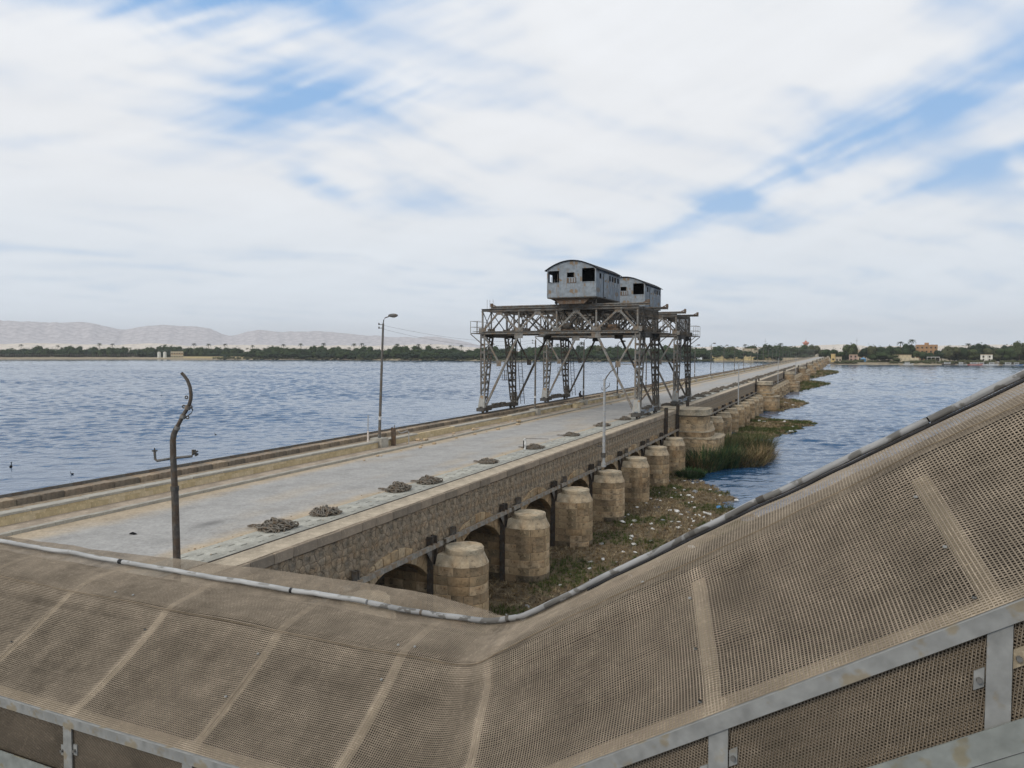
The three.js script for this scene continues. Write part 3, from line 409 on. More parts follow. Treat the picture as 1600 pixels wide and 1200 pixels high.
// ---- cover slabs with lifting slots along the downstream side, and the crane rail beside them
{
  const t = thing('slab_strip', 'strip of pale concrete cover slabs with dark lifting slots between road and crane rail', 'slab strip'), r = rng(21);
  const shape = (L) => { const sh = new THREE.Shape(); sh.moveTo(-0.69, 0.006); sh.lineTo(0.69, 0.006); sh.lineTo(0.69, L - 0.006); sh.lineTo(-0.69, L - 0.006); sh.closePath(); for (const [x, y] of [[-0.36, 0.25], [0.2, 0.85], [0.42, 0.12], [-0.12, 0.62]]) { const h = new THREE.Path(); h.moveTo(x - 0.04, y); h.lineTo(x - 0.04, y + 0.32); h.lineTo(x + 0.04, y + 0.32); h.lineTo(x + 0.04, y); h.closePath(); sh.holes.push(h); } const g = new THREE.ExtrudeGeometry(sh, { depth: 0.14, bevelEnabled: true, bevelSize: 0.006, bevelThickness: 0.006, bevelSegments: 1 }); g.applyMatrix4(new THREE.Matrix4().makeRotationX(-Math.PI / 2)); return flat(g); };
  const g = shape(1.25); let s = 6; const n = 150;
  for (let i = 0; i < n; i++, s += 1.26) { const o = part('slab', g, r() < 0.5 ? M.slab : M.slabB, t); o.position.set(-17.70 + (r() - 0.5) * 0.02, 4.545 + (r() - 0.5) * 0.012, -s); o.rotation.y = (r() - 0.5) * 0.006; }
  stuff(part('slab', new MB().box(-18.4, -17.0, 4.5, 4.69, -s, -END).geo(), M.slab, t));
  part('bed', new MB().box(-18.38, -17.02, 4.40, 4.44, -4, -s).geo(), M.dark, t);
}
for (const [x, y, label] of [[-16.86, 4.66, 'long steel crane rail between the slabs and the downstream coping'], [-32.7, 4.70, 'long steel crane rail on top of the upstream parapet']]) {
  const o = part(numbered('crane_rail'), new MB().box(x - 0.03, x + 0.03, y, y + 0.085, -4, -END).box(x - 0.065, x + 0.065, y - 0.05, y + 0.004, -4, -END).box(x - 0.012, x + 0.012, y - 0.05, y, -4, -END).geo(), x < -20 ? M.steel : M.steelDark, scene); tag(o, label, 'rail', 'crane rails');
}
struct('rail_bed', new MB().box(-17.0, -16.66, 4.4, 4.61, -4, -END).geo(), mat(0.10, 0.085, 0.07, T.dust, 1));
// ---- low yellow block wall along the pavement
{
  const t = thing('low_wall', 'low wall of yellowish blocks under a grey cement coping beside the pavement', 'wall'), r = rng(31);
  part('core', new MB().box(-27.32, -26.885, 4.3, 5.10, -4, -END).geo(), M.block1, t);
  const gaps = (s) => [40.3, 66.9, 81.8, 95.8, 111.6].some((p) => s > p - 0.3 && s < p + 1.2);
  const bg = [0, 1, 2].map((i) => stoneGeo(0.2, 0.209, 1, 0.003, 61 + i, 0.2)); const far = [new MB(), new MB(), new MB()];
  for (let c = 0; c < 2; c++) { let s = 12 + c * 0.37; while (s < 330) { const L = 0.68 + r() * 0.1, m = (r() * 3) | 0, y = 4.765 + 0.108 + c * 0.213; if (s < 62) { const o = part('block', bg[m], M['block' + m], t); o.position.set(-26.97 + (r() - 0.5) * 0.012, y, -(s + L / 2)); o.scale.z = L - 0.008; } else far[m].box(-27.0, -26.875, y - 0.105, y + 0.105, -s, -(s + L - 0.02)); s += L; } }
  far.forEach((f, i) => stuff(part('blocks', f.geo(), M['block' + i], t)));
  let s = 11; const cg = [0, 1].map((i) => stoneGeo(0.52, 0.10, 1, 0.012, 71 + i, 0.9)), cf = new MB(); while (s < END) { const L = 1.6 + r() * 1.2; if (!(s > 44 && r() < 0.16)) { if (s < 75) { const o = part('capstone', cg[(r() * 2) | 0], M.cement, t); o.position.set(-27.10, 5.155 + (r() - 0.5) * 0.012, -(s + L / 2)); o.scale.z = L - 0.015; o.rotation.x = (r() - 0.5) * 0.006; } else cf.box(-27.36, -26.84, 5.105, 5.2, -s, -(s + L - 0.03)); } s += L; }
  stuff(part('capstones', cf.geo(), M.cement, t));
}
// ---- upstream parapet: heavy weathered blocks carrying the outer crane rail
{
  const t = thing('upstream_parapet', 'weathered brown stone parapet along the upstream edge above the water', 'parapet'), r = rng(41);
  part('core', new MB().box(-32.85, -32.02, -2.2, 4.6, -2, -END).geo(), M.mortar, t);
  let s = 12; const bg = [0, 1, 2, 3].map((i) => stoneGeo(0.95, 0.40, 1, 0.022, 81 + i, 0.9)), far = [new MB(), new MB(), new MB()];
  while (s < END) { const L = 0.95 + r() * 0.55, m = (r() * 3) | 0; if (s < 110) { const o = part('block', bg[(r() * 4) | 0], M['parapet' + m], t); o.position.set(-32.42 + (r() - 0.5) * 0.03, 4.45 + (r() - 0.5) * 0.012, -(s + L / 2)); o.scale.z = L - 0.012; } else far[m].box(-32.9, -31.95, 4.25, 4.65, -s, -(s + L - 0.03)); s += L; }
  far.forEach((f, i) => stuff(part('blocks', f.geo(), M['parapet' + i], t)));
  // broken debris and a few boulders lie in the trough between the walls
}

// ================================================================ the two gantry cranes
const G_ORIGIN = [-24.95, 4.745];
function makeGantry(label) {
  const t = thing('gantry_crane', label, 'gantry crane', [G_ORIGIN[0], G_ORIGIN[1], -71.1], 0);
  const X = 7.85, Z = 3.9, ZI = 1.9, yb = 7.85, yt = 10.35, r = rng(13), P = V;
  const bar = (name, p, q, w, h, m = M.steel, parent = t, up) => part(name, new MB().bar(p, q, w, h, up).geo(), m, parent);
  const nodesB = [-X, -X / 2, 0, X / 2, X], nodesT = [-X * 0.77, -X * 0.25, X * 0.25, X * 0.77];
  for (const z of [Z, ZI, -ZI, -Z]) {
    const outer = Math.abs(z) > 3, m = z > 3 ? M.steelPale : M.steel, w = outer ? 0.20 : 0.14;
    part('bottom_chord', new MB().box(-X - 0.1, X + 0.1, yb + 0.22, yb + 0.25, z - 0.14, z + 0.14).box(-X - 0.1, X + 0.1, yb, yb + 0.03, z - 0.14, z + 0.14).box(-X - 0.1, X + 0.1, yb, yb + 0.25, z - 0.012, z + 0.012).geo(), m, t);
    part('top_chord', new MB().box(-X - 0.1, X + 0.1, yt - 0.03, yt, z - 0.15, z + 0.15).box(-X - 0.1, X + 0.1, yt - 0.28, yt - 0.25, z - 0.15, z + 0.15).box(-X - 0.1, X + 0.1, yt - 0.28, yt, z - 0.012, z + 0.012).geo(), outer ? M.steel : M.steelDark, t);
    for (const x of nodesB) { bar('vertical', P(x, yb + 0.2, z), P(x, yt - 0.2, z), w * 0.75, 0.12, m, t, V(0, 0, 1)); part('gusset_plate', new MB().box(x - 0.42, x + 0.42, yb + 0.14, yb + 0.60, z + 0.012, z + 0.032).geo(), m, t); }
    nodesT.forEach((x, i) => { bar('diagonal', P(nodesB[i], yb + 0.3, z), P(x, yt - 0.3, z), w * 0.85, 0.13, m, t, V(0, 0, 1)); bar('diagonal', P(x, yt - 0.3, z), P(nodesB[i + 1], yb + 0.3, z), w * 0.85, 0.13, m, t, V(0, 0, 1)); part('gusset_plate', new MB().box(x - 0.35, x + 0.35, yt - 0.62, yt - 0.14, z + 0.012, z + 0.032).geo(), m, t); if (!outer) bar('vertical', P(x, yb + 0.2, z), P(x, yt - 0.2, z), 0.07, 0.07, M.steelDark, t, V(0, 0, 1)); });
  }
  // cross frames, floor beams and wind bracing between the four trusses
  for (const x of [-X, -X * 0.75, -X / 2, -X * 0.25, 0, X * 0.25, X / 2, X * 0.75, X]) { bar('floor_beam', P(x, yb + 0.1, Z), P(x, yb + 0.1, -Z), 0.12, 0.20, M.steelDark); bar('top_beam', P(x, yt - 0.15, Z), P(x, yt - 0.15, -Z), 0.10, 0.16, M.steelDark); }
  for (const x of [-X, -X / 2, 0, X / 2, X]) for (const [a, b] of [[Z, ZI], [-ZI, -Z], [ZI, -ZI]]) { bar('cross_brace', P(x, yb + 0.2, a), P(x, yt - 0.2, b), 0.06, 0.06, M.steelDark); bar('cross_brace', P(x, yt - 0.2, a), P(x, yb + 0.2, b), 0.06, 0.06, M.steelDark); }
  for (let i = 0; i < 4; i++) { bar('wind_brace', P(nodesB[i], yb + 0.12, Z), P(nodesB[i + 1], yb + 0.12, -Z), 0.09, 0.05, M.steelDark); bar('wind_brace', P(nodesB[i + 1], yb + 0.12, Z), P(nodesB[i], yb + 0.12, -Z), 0.09, 0.05, M.steelDark); bar('wind_brace', P(nodesB[i], yt - 0.2, ZI), P(nodesB[i + 1], yt - 0.2, -ZI), 0.07, 0.05, M.steelDark); }
  // walkway deck inside the girders with machinery
  part('walkway', new MB().box(-X - 1.25, X + 1.2, yb + 0.26, yb + 0.30, Z - 0.25, ZI + 0.2).box(-X - 1.25, X + 1.2, yb + 0.26, yb + 0.30, -ZI - 0.2, -Z + 0.25).geo(), M.steelDark, t);
  for (const [x, z, rad, L] of [[0.7, 2.9, 0.36, 1.0], [3.0, -2.9, 0.38, 1.0], [5.2, 2.85, 0.26, 0.8], [6.5, -2.8, 0.34, 0.8]]) { const d = part('hoist_drum', flat(new THREE.CylinderGeometry(rad, rad, L, 14)), r() < 0.5 ? M.rust : M.steelDark, t); d.rotation.z = Math.PI / 2; d.position.set(x, yb + 0.32 + rad, z); part('machine_base', new MB().box(x - L / 2 - 0.2, x + L / 2 + 0.2, yb + 0.30, yb + 0.45, z - 0.3, z + 0.3).geo(), M.rust, t); }
  // top rails for the trolley with buffer stops
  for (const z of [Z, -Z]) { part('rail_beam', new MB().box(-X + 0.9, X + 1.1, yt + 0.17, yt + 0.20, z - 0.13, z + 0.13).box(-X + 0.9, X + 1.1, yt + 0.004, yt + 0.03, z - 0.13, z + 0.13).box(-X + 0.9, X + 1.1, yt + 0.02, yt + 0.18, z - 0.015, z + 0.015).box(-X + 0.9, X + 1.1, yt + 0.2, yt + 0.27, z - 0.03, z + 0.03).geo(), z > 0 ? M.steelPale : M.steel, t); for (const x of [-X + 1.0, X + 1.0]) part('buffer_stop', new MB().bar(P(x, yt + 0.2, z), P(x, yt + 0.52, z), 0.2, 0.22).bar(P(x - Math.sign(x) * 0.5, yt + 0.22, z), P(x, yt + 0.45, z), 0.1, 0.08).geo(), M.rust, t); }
  for (const x of [-X + 0.5, -X + 0.8, -X + 1.15]) bar('rod', P(x, yt, Z), P(x, yt + 0.9, Z), 0.025, 0.025, M.steelPale);
  // cage of thin bars at the downstream end
  for (let z = -Z; z <= Z + 0.01; z += 0.39) bar('grille_bar', P(X + 0.12, yb + 0.2, z), P(X + 0.12, yt - 0.2, z), 0.05, 0.05, M.steelDark); for (const y of [yb + 0.9, yb + 1.6]) bar('grille_bar', P(X + 0.14, y, -Z), P(X + 0.14, y, Z), 0.05, 0.05, M.steelDark);
  // end platforms with handrails and struts
  for (const sd of [-1, 1]) {
    const zs = sd < 0 ? [Z + 0.1, 1.2] : [-1.2, -Z - 0.1], x1 = sd * (X + 1.3); part('platform', new MB().box(sd * (X - 0.2), x1, yb + 0.05, yb + 0.14, zs[0], zs[1]).geo(), M.steel, t);
    const hr = new MB(); for (const z of [zs[0], (zs[0] + zs[1]) / 2, zs[1]]) for (const x of [x1, sd * (X + 0.55)]) if (x === x1 || z !== (zs[0] + zs[1]) / 2) hr.bar(P(x, yb + 0.14, z), P(x, yb + 1.30, z), 0.04, 0.04); for (const y of [0.72, 1.30]) { hr.bar(P(x1, yb + y, zs[0]), P(x1, yb + y, zs[1]), 0.035, 0.035); for (const z of zs) hr.bar(P(x1, yb + y, z), P(sd * X, yb + y, z), 0.035, 0.035); } part('handrail', hr.geo(), M.steelPale, t);
    for (const z of zs) bar('strut', P(x1, yb + 0.03, z), P(sd * X, yb - 1.0, z), 0.07, 0.07);
  }
  // legs: four lattice columns, wide under the girder, narrow at the truck
  for (const sx of [-1, 1]) for (const sz of [1, -1]) {
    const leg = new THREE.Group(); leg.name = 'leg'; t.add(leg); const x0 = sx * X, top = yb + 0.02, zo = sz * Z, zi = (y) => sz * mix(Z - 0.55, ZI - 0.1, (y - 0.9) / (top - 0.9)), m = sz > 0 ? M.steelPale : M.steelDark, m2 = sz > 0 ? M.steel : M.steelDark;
    for (const dx of [-0.19, 0.19]) {
      bar('chord', P(x0 + dx, 0.5, zo), P(x0 + dx, top, zo), 0.14, 0.09, dx * sx < 0 ? m : m2, leg, V(0, 0, 1)); bar('chord', P(x0 + dx, 0.9, zi(0.9)), P(x0 + dx, top, zi(top)), 0.12, 0.09, m2, leg, V(0, 0, 1));
      const n = 7, lac = new MB(); for (let i = 0; i < n; i++) { const y0 = mix(0.9, top, i / n), y1 = mix(0.9, top, (i + 1) / n); i % 2 ? lac.bar(P(x0 + dx, y0, zo), P(x0 + dx, y1, zi(y1)), 0.05, 0.06) : lac.bar(P(x0 + dx, y0, zi(y0)), P(x0 + dx, y1, zo), 0.05, 0.06); lac.bar(P(x0 + dx, y1, zo), P(x0 + dx, y1, zi(y1)), 0.05, 0.07); } part('lacing', lac.geo(), m2, leg);
    }
    const bat = new MB(); for (let y = 0.8; y < top; y += 0.75) for (const z of [zo, zi(Math.max(y, 0.9))]) bat.bar(P(x0 - 0.19, y, z), P(x0 + 0.19, y, z), 0.06, 0.22, V(0, 1, 0)); part('batten', bat.geo(), m2, leg);
    // sloping guard plate over the foot
    part('foot_cover', new MB().hex([P(x0 - 0.36, 0.55, zo + sz * 0.42), P(x0 + 0.36, 0.55, zo + sz * 0.42), P(x0 + 0.36, 0.55, zo - sz * 0.05), P(x0 - 0.36, 0.55, zo - sz * 0.05), P(x0 - 0.26, 1.75, zo + sz * 0.14), P(x0 + 0.26, 1.75, zo + sz * 0.14), P(x0 + 0.26, 1.75, zo + sz * 0.06), P(x0 - 0.26, 1.75, zo + sz * 0.06)]).outward(P(x0, 1, zo + sz * 0.1)).geo(), M.greyCover, leg);
    // A-shaped side bracing in the plane of the outer truss
    const bx = sx * X / 2, mid = P(sx * X * 0.77, yb * 0.5 + 1.05, zo); bar('brace', P(bx, yb, zo), P(sx * (X - 0.35), 0.75, zo), 0.20, 0.14, m, t, V(0, 0, 1)); bar('brace', mid, P(sx * (X - 0.3), yb - 0.3, zo), 0.16, 0.12, m, t, V(0, 0, 1)); bar('tie', mid.clone().setX(sx * X), mid, 0.07, 0.07, M.steelPale, t, V(0, 0, 1)); part('gusset_plate', new MB().box(mid.x - 0.25, mid.x + 0.25, mid.y - 0.3, mid.y + 0.25, zo + 0.08, zo + 0.10).geo(), m, t); part('gusset_plate', new MB().box(bx - 0.45, bx + 0.45, yb - 0.42, yb + 0.002, zo + 0.08, zo + 0.10).geo(), m, t);
  }
  for (const sx of [-1, 1]) {                // end frames: portal braces and trucks along each crane rail
    const x0 = sx * X; bar('brace', P(x0, yb - 0.1, ZI - 0.4), P(x0, yb - 1.5, ZI + 0.25), 0.09, 0.09, M.steelDark); bar('brace', P(x0, yb - 0.1, -ZI + 0.4), P(x0, yb - 1.5, -ZI - 0.25), 0.09, 0.09, M.steelDark); bar('tie', P(x0, yb - 0.15, Z), P(x0, yb - 0.15, -Z), 0.16, 0.30, M.steelDark);
    if (sx > 0) { bar('brace', P(x0, 2.9, Z - 0.9), P(x0, 2.9, -Z + 0.8), 0.09, 0.09, M.rust); bar('brace', P(x0, 2.9, -Z + 1.0), P(x0, 1.4, Z - 0.7), 0.1, 0.1, M.rust); }
    part('truck_beam', new MB().box(x0 - 0.16, x0 + 0.16, 0.62, 0.66, -Z - 0.4, Z + 0.5).box(x0 - 0.16, x0 + 0.16, 0.30, 0.34, -Z - 0.4, Z + 0.5).box(x0 + 0.10, x0 + 0.12, 0.34, 0.62, -Z - 0.4, Z + 0.5).box(x0 - 0.12, x0 - 0.10, 0.34, 0.62, -Z - 0.4, Z + 0.5).geo(), sx > 0 ? M.blueSide : M.steel, t);
    part('buffer', new MB().box(x0 - 0.42, x0 + 0.42, 0.18, 0.52, Z + 0.45, Z + 0.62).geo(), M.steelDark, t);
    for (const z of [Z, Z - 0.95, -Z + 0.95, -Z]) { const w = part('wheel', flat(new THREE.CylinderGeometry(0.27, 0.27, 0.13, 16)), M.steelDark, t); w.rotation.z = Math.PI / 2; w.position.set(x0, 0.275, z); }
    for (const z of [Z - 0.5, -Z + 0.5]) part('bogie_frame', new MB().box(x0 - 0.30, x0 - 0.20, 0.2, 0.55, z - 1, z + 1).box(x0 + 0.20, x0 + 0.30, 0.2, 0.55, z - 1, z + 1).box(x0 - 0.3, x0 + 0.3, 0.52, 0.62, z - 0.4, z + 0.4).geo(), M.steelDark, t);
    for (const z of [1.2, 0.2, -0.9]) part('motor', new MB().box(x0 - 0.22, x0 + 0.22, 0.665, 0.66 + 0.12 + r() * 0.16, z - 0.3, z + 0.25).geo(), M.steelDark, t);
  }
  // ladder with a small caged stage on the upstream far leg
  const lad = new MB(); for (const dx of [0, 0.45]) lad.bar(P(-X + 0.5 + dx, 0.4, -Z - 0.7), P(-X + 0.15 + dx, yb, -Z - 0.25), 0.05, 0.05); for (let i = 1; i < 20; i++) { const k = i / 20, x = mix(-X + 0.5, -X + 0.15, k), y = mix(0.4, yb, k), z = mix(-Z - 0.7, -Z - 0.25, k); lad.bar(P(x, y, z), P(x + 0.45, y, z), 0.03, 0.03); } part('ladder', lad.geo(), M.steelDark, t);
  const cg = new MB(); cg.box(-X - 0.6, -X + 0.1, 3.05, 3.10, -ZI - 0.2, -ZI - 0.9); for (const [x, z] of [[-X - 0.6, -ZI - 0.2], [-X - 0.6, -ZI - 0.9], [-X - 0.1, -ZI - 0.2], [-X - 0.35, -ZI - 0.2]]) cg.bar(P(x, 3.1, z), P(x, 4.1, z), 0.035, 0.035); for (const y of [3.6, 4.1]) { cg.bar(P(-X - 0.6, y, -ZI - 0.2), P(-X, y, -ZI - 0.2), 0.035, 0.035); cg.bar(P(-X - 0.6, y, -ZI - 0.2), P(-X - 0.6, y, -ZI - 0.9), 0.035, 0.035); } part('stage', cg.geo(), M.steelDark, t);
  return t;
}
const gantry = makeGantry('nearer steel lattice gantry crane straddling the barrage roadway on four braced legs');
const gantry2 = dup(gantry, [G_ORIGIN[0], G_ORIGIN[1], -88.3], 0, 'farther steel lattice gantry crane partly hidden behind the nearer one');
gantry.userData.group = gantry2.userData.group = 'gantry cranes';

// winch houses: sheet-metal cabins with arched roofs, on trolleys
function makeCabin(label) {
  const t = thing('winch_house', label, 'winch house', [-23.08, 15.94, -70.05]), W = 2.38, Z0 = 4.05, Z1 = -4.05, eave = 2.55, crown = 3.32;
  const arcY = (x) => { const R = (W * W + (crown - eave) ** 2) / (2 * (crown - eave)); return crown - R + Math.sqrt(R * R - x * x); };
  const hole = (x0, x1, y0, y1, cut = 0) => { const h = new THREE.Path(); h.moveTo(x0, y0); h.lineTo(x1, y0); h.lineTo(x1, y1 - cut); if (cut) h.lineTo(x1 - cut, y1); else h.lineTo(x1, y1); h.lineTo(x0, y1); h.closePath(); return h; };
  const endWall = (holes) => { const sh = new THREE.Shape(); sh.moveTo(-W, 0); sh.lineTo(W, 0); for (let i = 0; i <= 12; i++) { const x = mix(W, -W, i / 12); sh.lineTo(x, arcY(x)); } sh.closePath(); sh.holes.push(...holes); return flat(new THREE.ExtrudeGeometry(sh, { depth: 0.05, bevelEnabled: false })); };
  const nw = part('wall', endWall([hole(-2.30, -1.18, 1.36, 2.45, 0), hole(1.05, 2.28, 1.36, 2.60, 0.14), hole(-0.42, 0.26, 1.80, 2.26)]), M.bluePaint, t); nw.position.z = Z0 - 0.05;
  part('wall', endWall([hole(-2.2, -1.2, 1.4, 2.4)]), M.bluePaint, t).position.z = Z1;
  const sideWall = (holes) => { const sh = new THREE.Shape(); sh.moveTo(Z1, 0); sh.lineTo(Z0, 0); sh.lineTo(Z0, eave); sh.lineTo(Z1, eave); sh.closePath(); sh.holes.push(...holes); const g = new THREE.ExtrudeGeometry(sh, { depth: 0.05, bevelEnabled: false }); g.applyMatrix4(new THREE.Matrix4().makeRotationY(-Math.PI / 2)); g.applyMatrix4(new THREE.Matrix4().makeScale(1, 1, 1)); return flat(g); };
  const win = [[2.35, 2.95], [-0.75, -0.22], [-1.65, -1.1], [-2.6, -2.0], [-3.6, -3.0]];
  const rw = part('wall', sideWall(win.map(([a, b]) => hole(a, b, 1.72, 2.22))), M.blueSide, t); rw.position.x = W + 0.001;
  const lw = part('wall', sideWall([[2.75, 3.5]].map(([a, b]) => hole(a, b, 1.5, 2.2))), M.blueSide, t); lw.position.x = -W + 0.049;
  part('floor', new MB().box(-W, W, -0.10, -0.002, Z1, Z0).geo(), M.steelDark, t);
  for (const [x0, x1, y0, y1] of [[-2.30, -1.18, 1.36, 2.45], [1.05, 2.28, 1.36, 2.60], [-0.42, 0.26, 1.80, 2.26]]) { const f = new MB().box(x0 - 0.06, x1 + 0.06, y0 - 0.06, y0, Z0 + 0.003, Z0 + 0.035).box(x0 - 0.05, x0, y0, y1, Z0 + 0.003, Z0 + 0.03).box(x1, x1 + 0.05, y0, y1, Z0 + 0.003, Z0 + 0.03); part('window_frame', f.geo(), M.bluePaint, t); }
  for (let i = 0; i < 3; i++) part('broken_mullion', new MB().bar(V(-2.0 + i * 0.32, 1.36, Z0 - 0.05), V(-2.0 + i * 0.32, 1.36 + [0.55, 0.3, 0.8][i], Z0 - 0.05), 0.035, 0.035).geo(), M.steel, t);
  // shutter boxes below the windows, cover strips over the sheet joints, door leaf standing off the wall
  part('shutter', new MB().box(-0.42, 0.48, 1.28, 1.78, Z0 + 0.002, Z0 + 0.03).geo(), M.rust, t); for (const x of [-0.22, 0.02, 0.26]) part('shutter_slat', new MB().box(x, x + 0.14, 1.33, 1.74, Z0 + 0.03, Z0 + 0.045).geo(), M.bluePaint, t);
  for (const x of [-1.14, 0.98]) part('cover_strip', new MB().box(x - 0.05, x + 0.05, 0, 2.95, Z0 + 0.002, Z0 + 0.02).geo(), M.bluePaint, t); part('cover_strip', new MB().box(-W, W, 1.28, 1.32, Z0 + 0.002, Z0 + 0.014).geo(), M.bluePaint, t);
  for (const x of [-W + 0.03, W - 0.03]) part('corner_post', new MB().box(x - 0.05, x + 0.05, 0, eave, Z0 + 0.002, Z0 + 0.03).geo(), M.bluePaint, t);
  for (const z of [3.4, 2.7, 0.9, 0.2, -0.5, -1.2, -1.9, -2.7, -3.4]) part('cover_strip', new MB().box(W + 0.003, W + 0.02, 0, 1.5, z - 0.025, z + 0.025).geo(), M.blueSide, t);
  for (const [a, b] of win) part('shutter', new MB().box(W + 0.003, W + 0.025, 1.22, 1.68, a, b).geo(), M.bluePaint, t);
  part('door', new MB().bar(V(W + 0.05, 1.15, 1.75), V(W + 0.32, 1.15, 1.05), 0.04, 2.15, V(0, 1, 0)).geo(), M.bluePaint, t); part('door_opening', new MB().box(W + 0.003, W + 0.012, 0.05, 2.25, 0.95, 1.75).geo(), M.dark, t);
  const ro = new MB(), n = 14, e = 0.16; for (let i = 0; i < n; i++) { const xa = mix(-W - 0.22, W + 0.22, i / n), xb = mix(-W - 0.22, W + 0.22, (i + 1) / n), f = (x) => crown + 0.03 - (crown - eave) * (x / W) ** 2 * 0.98; ro.hex([V(xa, f(xa), Z0 + e), V(xb, f(xb), Z0 + e), V(xb, f(xb), Z1 - e), V(xa, f(xa), Z1 - e), V(xa, f(xa) + 0.06, Z0 + e), V(xb, f(xb) + 0.06, Z0 + e), V(xb, f(xb) + 0.06, Z1 - e), V(xa, f(xa) + 0.06, Z1 - e)]); } part('roof', ro.geo(), M.roofTar, t);
  part('ceiling', new MB().box(-W + 0.06, W - 0.06, 2.62, 2.66, Z1 + 0.06, Z0 - 0.06).geo(), M.dark, t); part('machinery', new MB().box(-1.0, 1.5, 0, 1.3, -3, 2.2).box(-0.6, 0.4, 1.3, 1.9, -2, 1.2).geo(), M.dark, t); part('partition', new MB().box(-1.0, W - 0.1, 0, 2.6, 2.3, 2.35).geo(), M.dark, t);
  part('end_beam', new MB().hex([V(-1.35, -0.62, 3.75), V(1.15, -0.62, 3.75), V(1.15, -0.62, 3.45), V(-1.35, -0.62, 3.45), V(-1.75, -0.12, 3.75), V(1.70, -0.12, 3.75), V(1.70, -0.12, 3.45), V(-1.75, -0.12, 3.45)]).geo(), M.rust, t); part('end_beam', new MB().box(-1.7, 1.7, -0.6, -0.12, -3.75, -3.95).geo(), M.rust, t);
  const rv = part('rivet_disc', flat(new THREE.CylinderGeometry(0.08, 0.08, 0.03, 12)), M.steelPale, t); rv.rotation.x = Math.PI / 2; rv.position.set(0.75, -0.35, 3.765);
  part('underframe', new MB().hex([V(-1.5, -0.5, 3.2), V(1.6, -0.5, 3.2), V(1.6, -0.5, -3.4), V(-1.5, -0.5, -3.4), V(-2.3, -0.105, 3.4), V(2.3, -0.105, 3.4), V(2.3, -0.105, -3.6), V(-2.3, -0.105, -3.6)]).geo(), M.steelDark, t);
  for (const x of [-1.9, -1.1, 1.3, 1.9]) for (const z of [2.87, -4.93 + 0]) { const w = part('wheel', flat(new THREE.CylinderGeometry(0.16, 0.16, 0.10, 14)), M.steelDark, t); w.rotation.x = Math.PI / 2; w.position.set(x, -0.415, z); }
  for (const x of [1.7, 2.05]) part('hanger', new MB().box(x, x + 0.07, -0.6, -0.1, 3.0, 3.07).geo(), M.steelPale, t);
  return t;
}
const cab = makeCabin('blue-grey sheet-metal winch house with arched roof on the nearer gantry');
cab.userData.group = 'winch houses';
dup(cab, [-22.75, 15.94, -87.2], 0, 'blue-grey sheet-metal winch house on the farther gantry, partly hidden behind the first', 'winch houses');

// ================================================================ lamps and posts
function cobraLamp(name, label, pos, h, lean, ped, group) {
  const t = thing(name, label, 'street lamp', pos, 0, group), top = V(lean, h, 0);
  if (ped) part('pedestal', flat(new THREE.BoxGeometry(0.85, 0.62, 0.80).translate(0, 0.31 - 0.62, 0)), M.cement, t);
  part('pole', new MB().tube([V(0, -0.05, 0), V(lean * 0.5, h * 0.5, 0), top], 0.10, 10, 0.065).geo(0.8), M.lampGrey, t);
  part('band', new MB().tube([V(lean * 0.16, h * 0.16, 0), V(lean * 0.19, h * 0.19, 0)], 0.104, 10).geo(0.8), M.white, t);
  const arm = [V(lean, h - 0.03, 0), V(lean + 0.03, h + 0.22, -0.01), V(lean + 0.14, h + 0.36, -0.02), V(lean + 0.42, h + 0.44, -0.03)]; part('arm', new MB().tube(arm, 0.035, 8).geo(0.8), M.lampGrey, t);
  const hd = new THREE.SphereGeometry(1, 14, 8); hd.scale(0.36, 0.12, 0.16); hd.translate(lean + 0.72, h + 0.50, -0.03); hd.rotateZ(0); const head = part('head', flat(hd), M.lampGrey, t); const dif = new THREE.SphereGeometry(1, 12, 6, 0, 6.283, 1.6, 1.5); dif.scale(0.24, 0.10, 0.12); dif.translate(lean + 0.76, h + 0.46, -0.03); part('diffuser', flat(dif), mat(0.35, 0.35, 0.33, null, 1, { roughness: 0.4 }), t);
  const ins = new MB(); for (const y of [h - 0.05, h - 0.28]) ins.bar(V(lean, y, 0), V(lean - 0.32, y, 0), 0.03, 0.03).bar(V(lean - 0.32, y - 0.04, 0), V(lean - 0.32, y + 0.09, 0), 0.06, 0.06); part('insulator', ins.geo(), M.steelDark, t);
  return t;
}
const lamp0 = cobraLamp('street_lamp', 'nearest tall street lamp, slightly leaning, on a concrete pedestal in the low wall', [-27.05, 5.36, -40.3], 7.3, 0.36, true, 'street lamps along the upstream side');
{
  const r = rng(88), proto = cobraLamp('street_lamp', 'second street lamp from the viewer, dark pole seen between the legs of the nearer gantry', [-27.05, 5.36, -66.9], 6.6, 0.05, true, 'street lamps along the upstream side');
  const named = ['third street lamp from the viewer, seen between the left legs of the two gantries', 'fourth street lamp from the viewer, seen under the middle of the gantries', 'fifth street lamp from the viewer, seen just left of the right gantry legs', 'sixth street lamp from the viewer, seen between the right legs of the two gantries', 'seventh street lamp, just right of the farther gantry'];
  [81.7, 95.8, 111.6, 131.6, 152.3].forEach((s, i) => { const l = dup(proto, [-27.05, 5.36, -s], (r() - 0.5) * 0.3, named[i]); l.scale.y = 0.93 + r() * 0.1; });
  for (let s = 172.4; s < END; s += 20.3 + (r() - 0.5) * 1.6) { const l = dup(proto, [-27.05, 5.36, -s], (r() - 0.5) * 0.3, 'small distant street lamp in the row beyond the gantries along the upstream side'); l.scale.y = 0.92 + r() * 0.12; l.rotation.z = (r() - 0.5) * 0.02; }
}
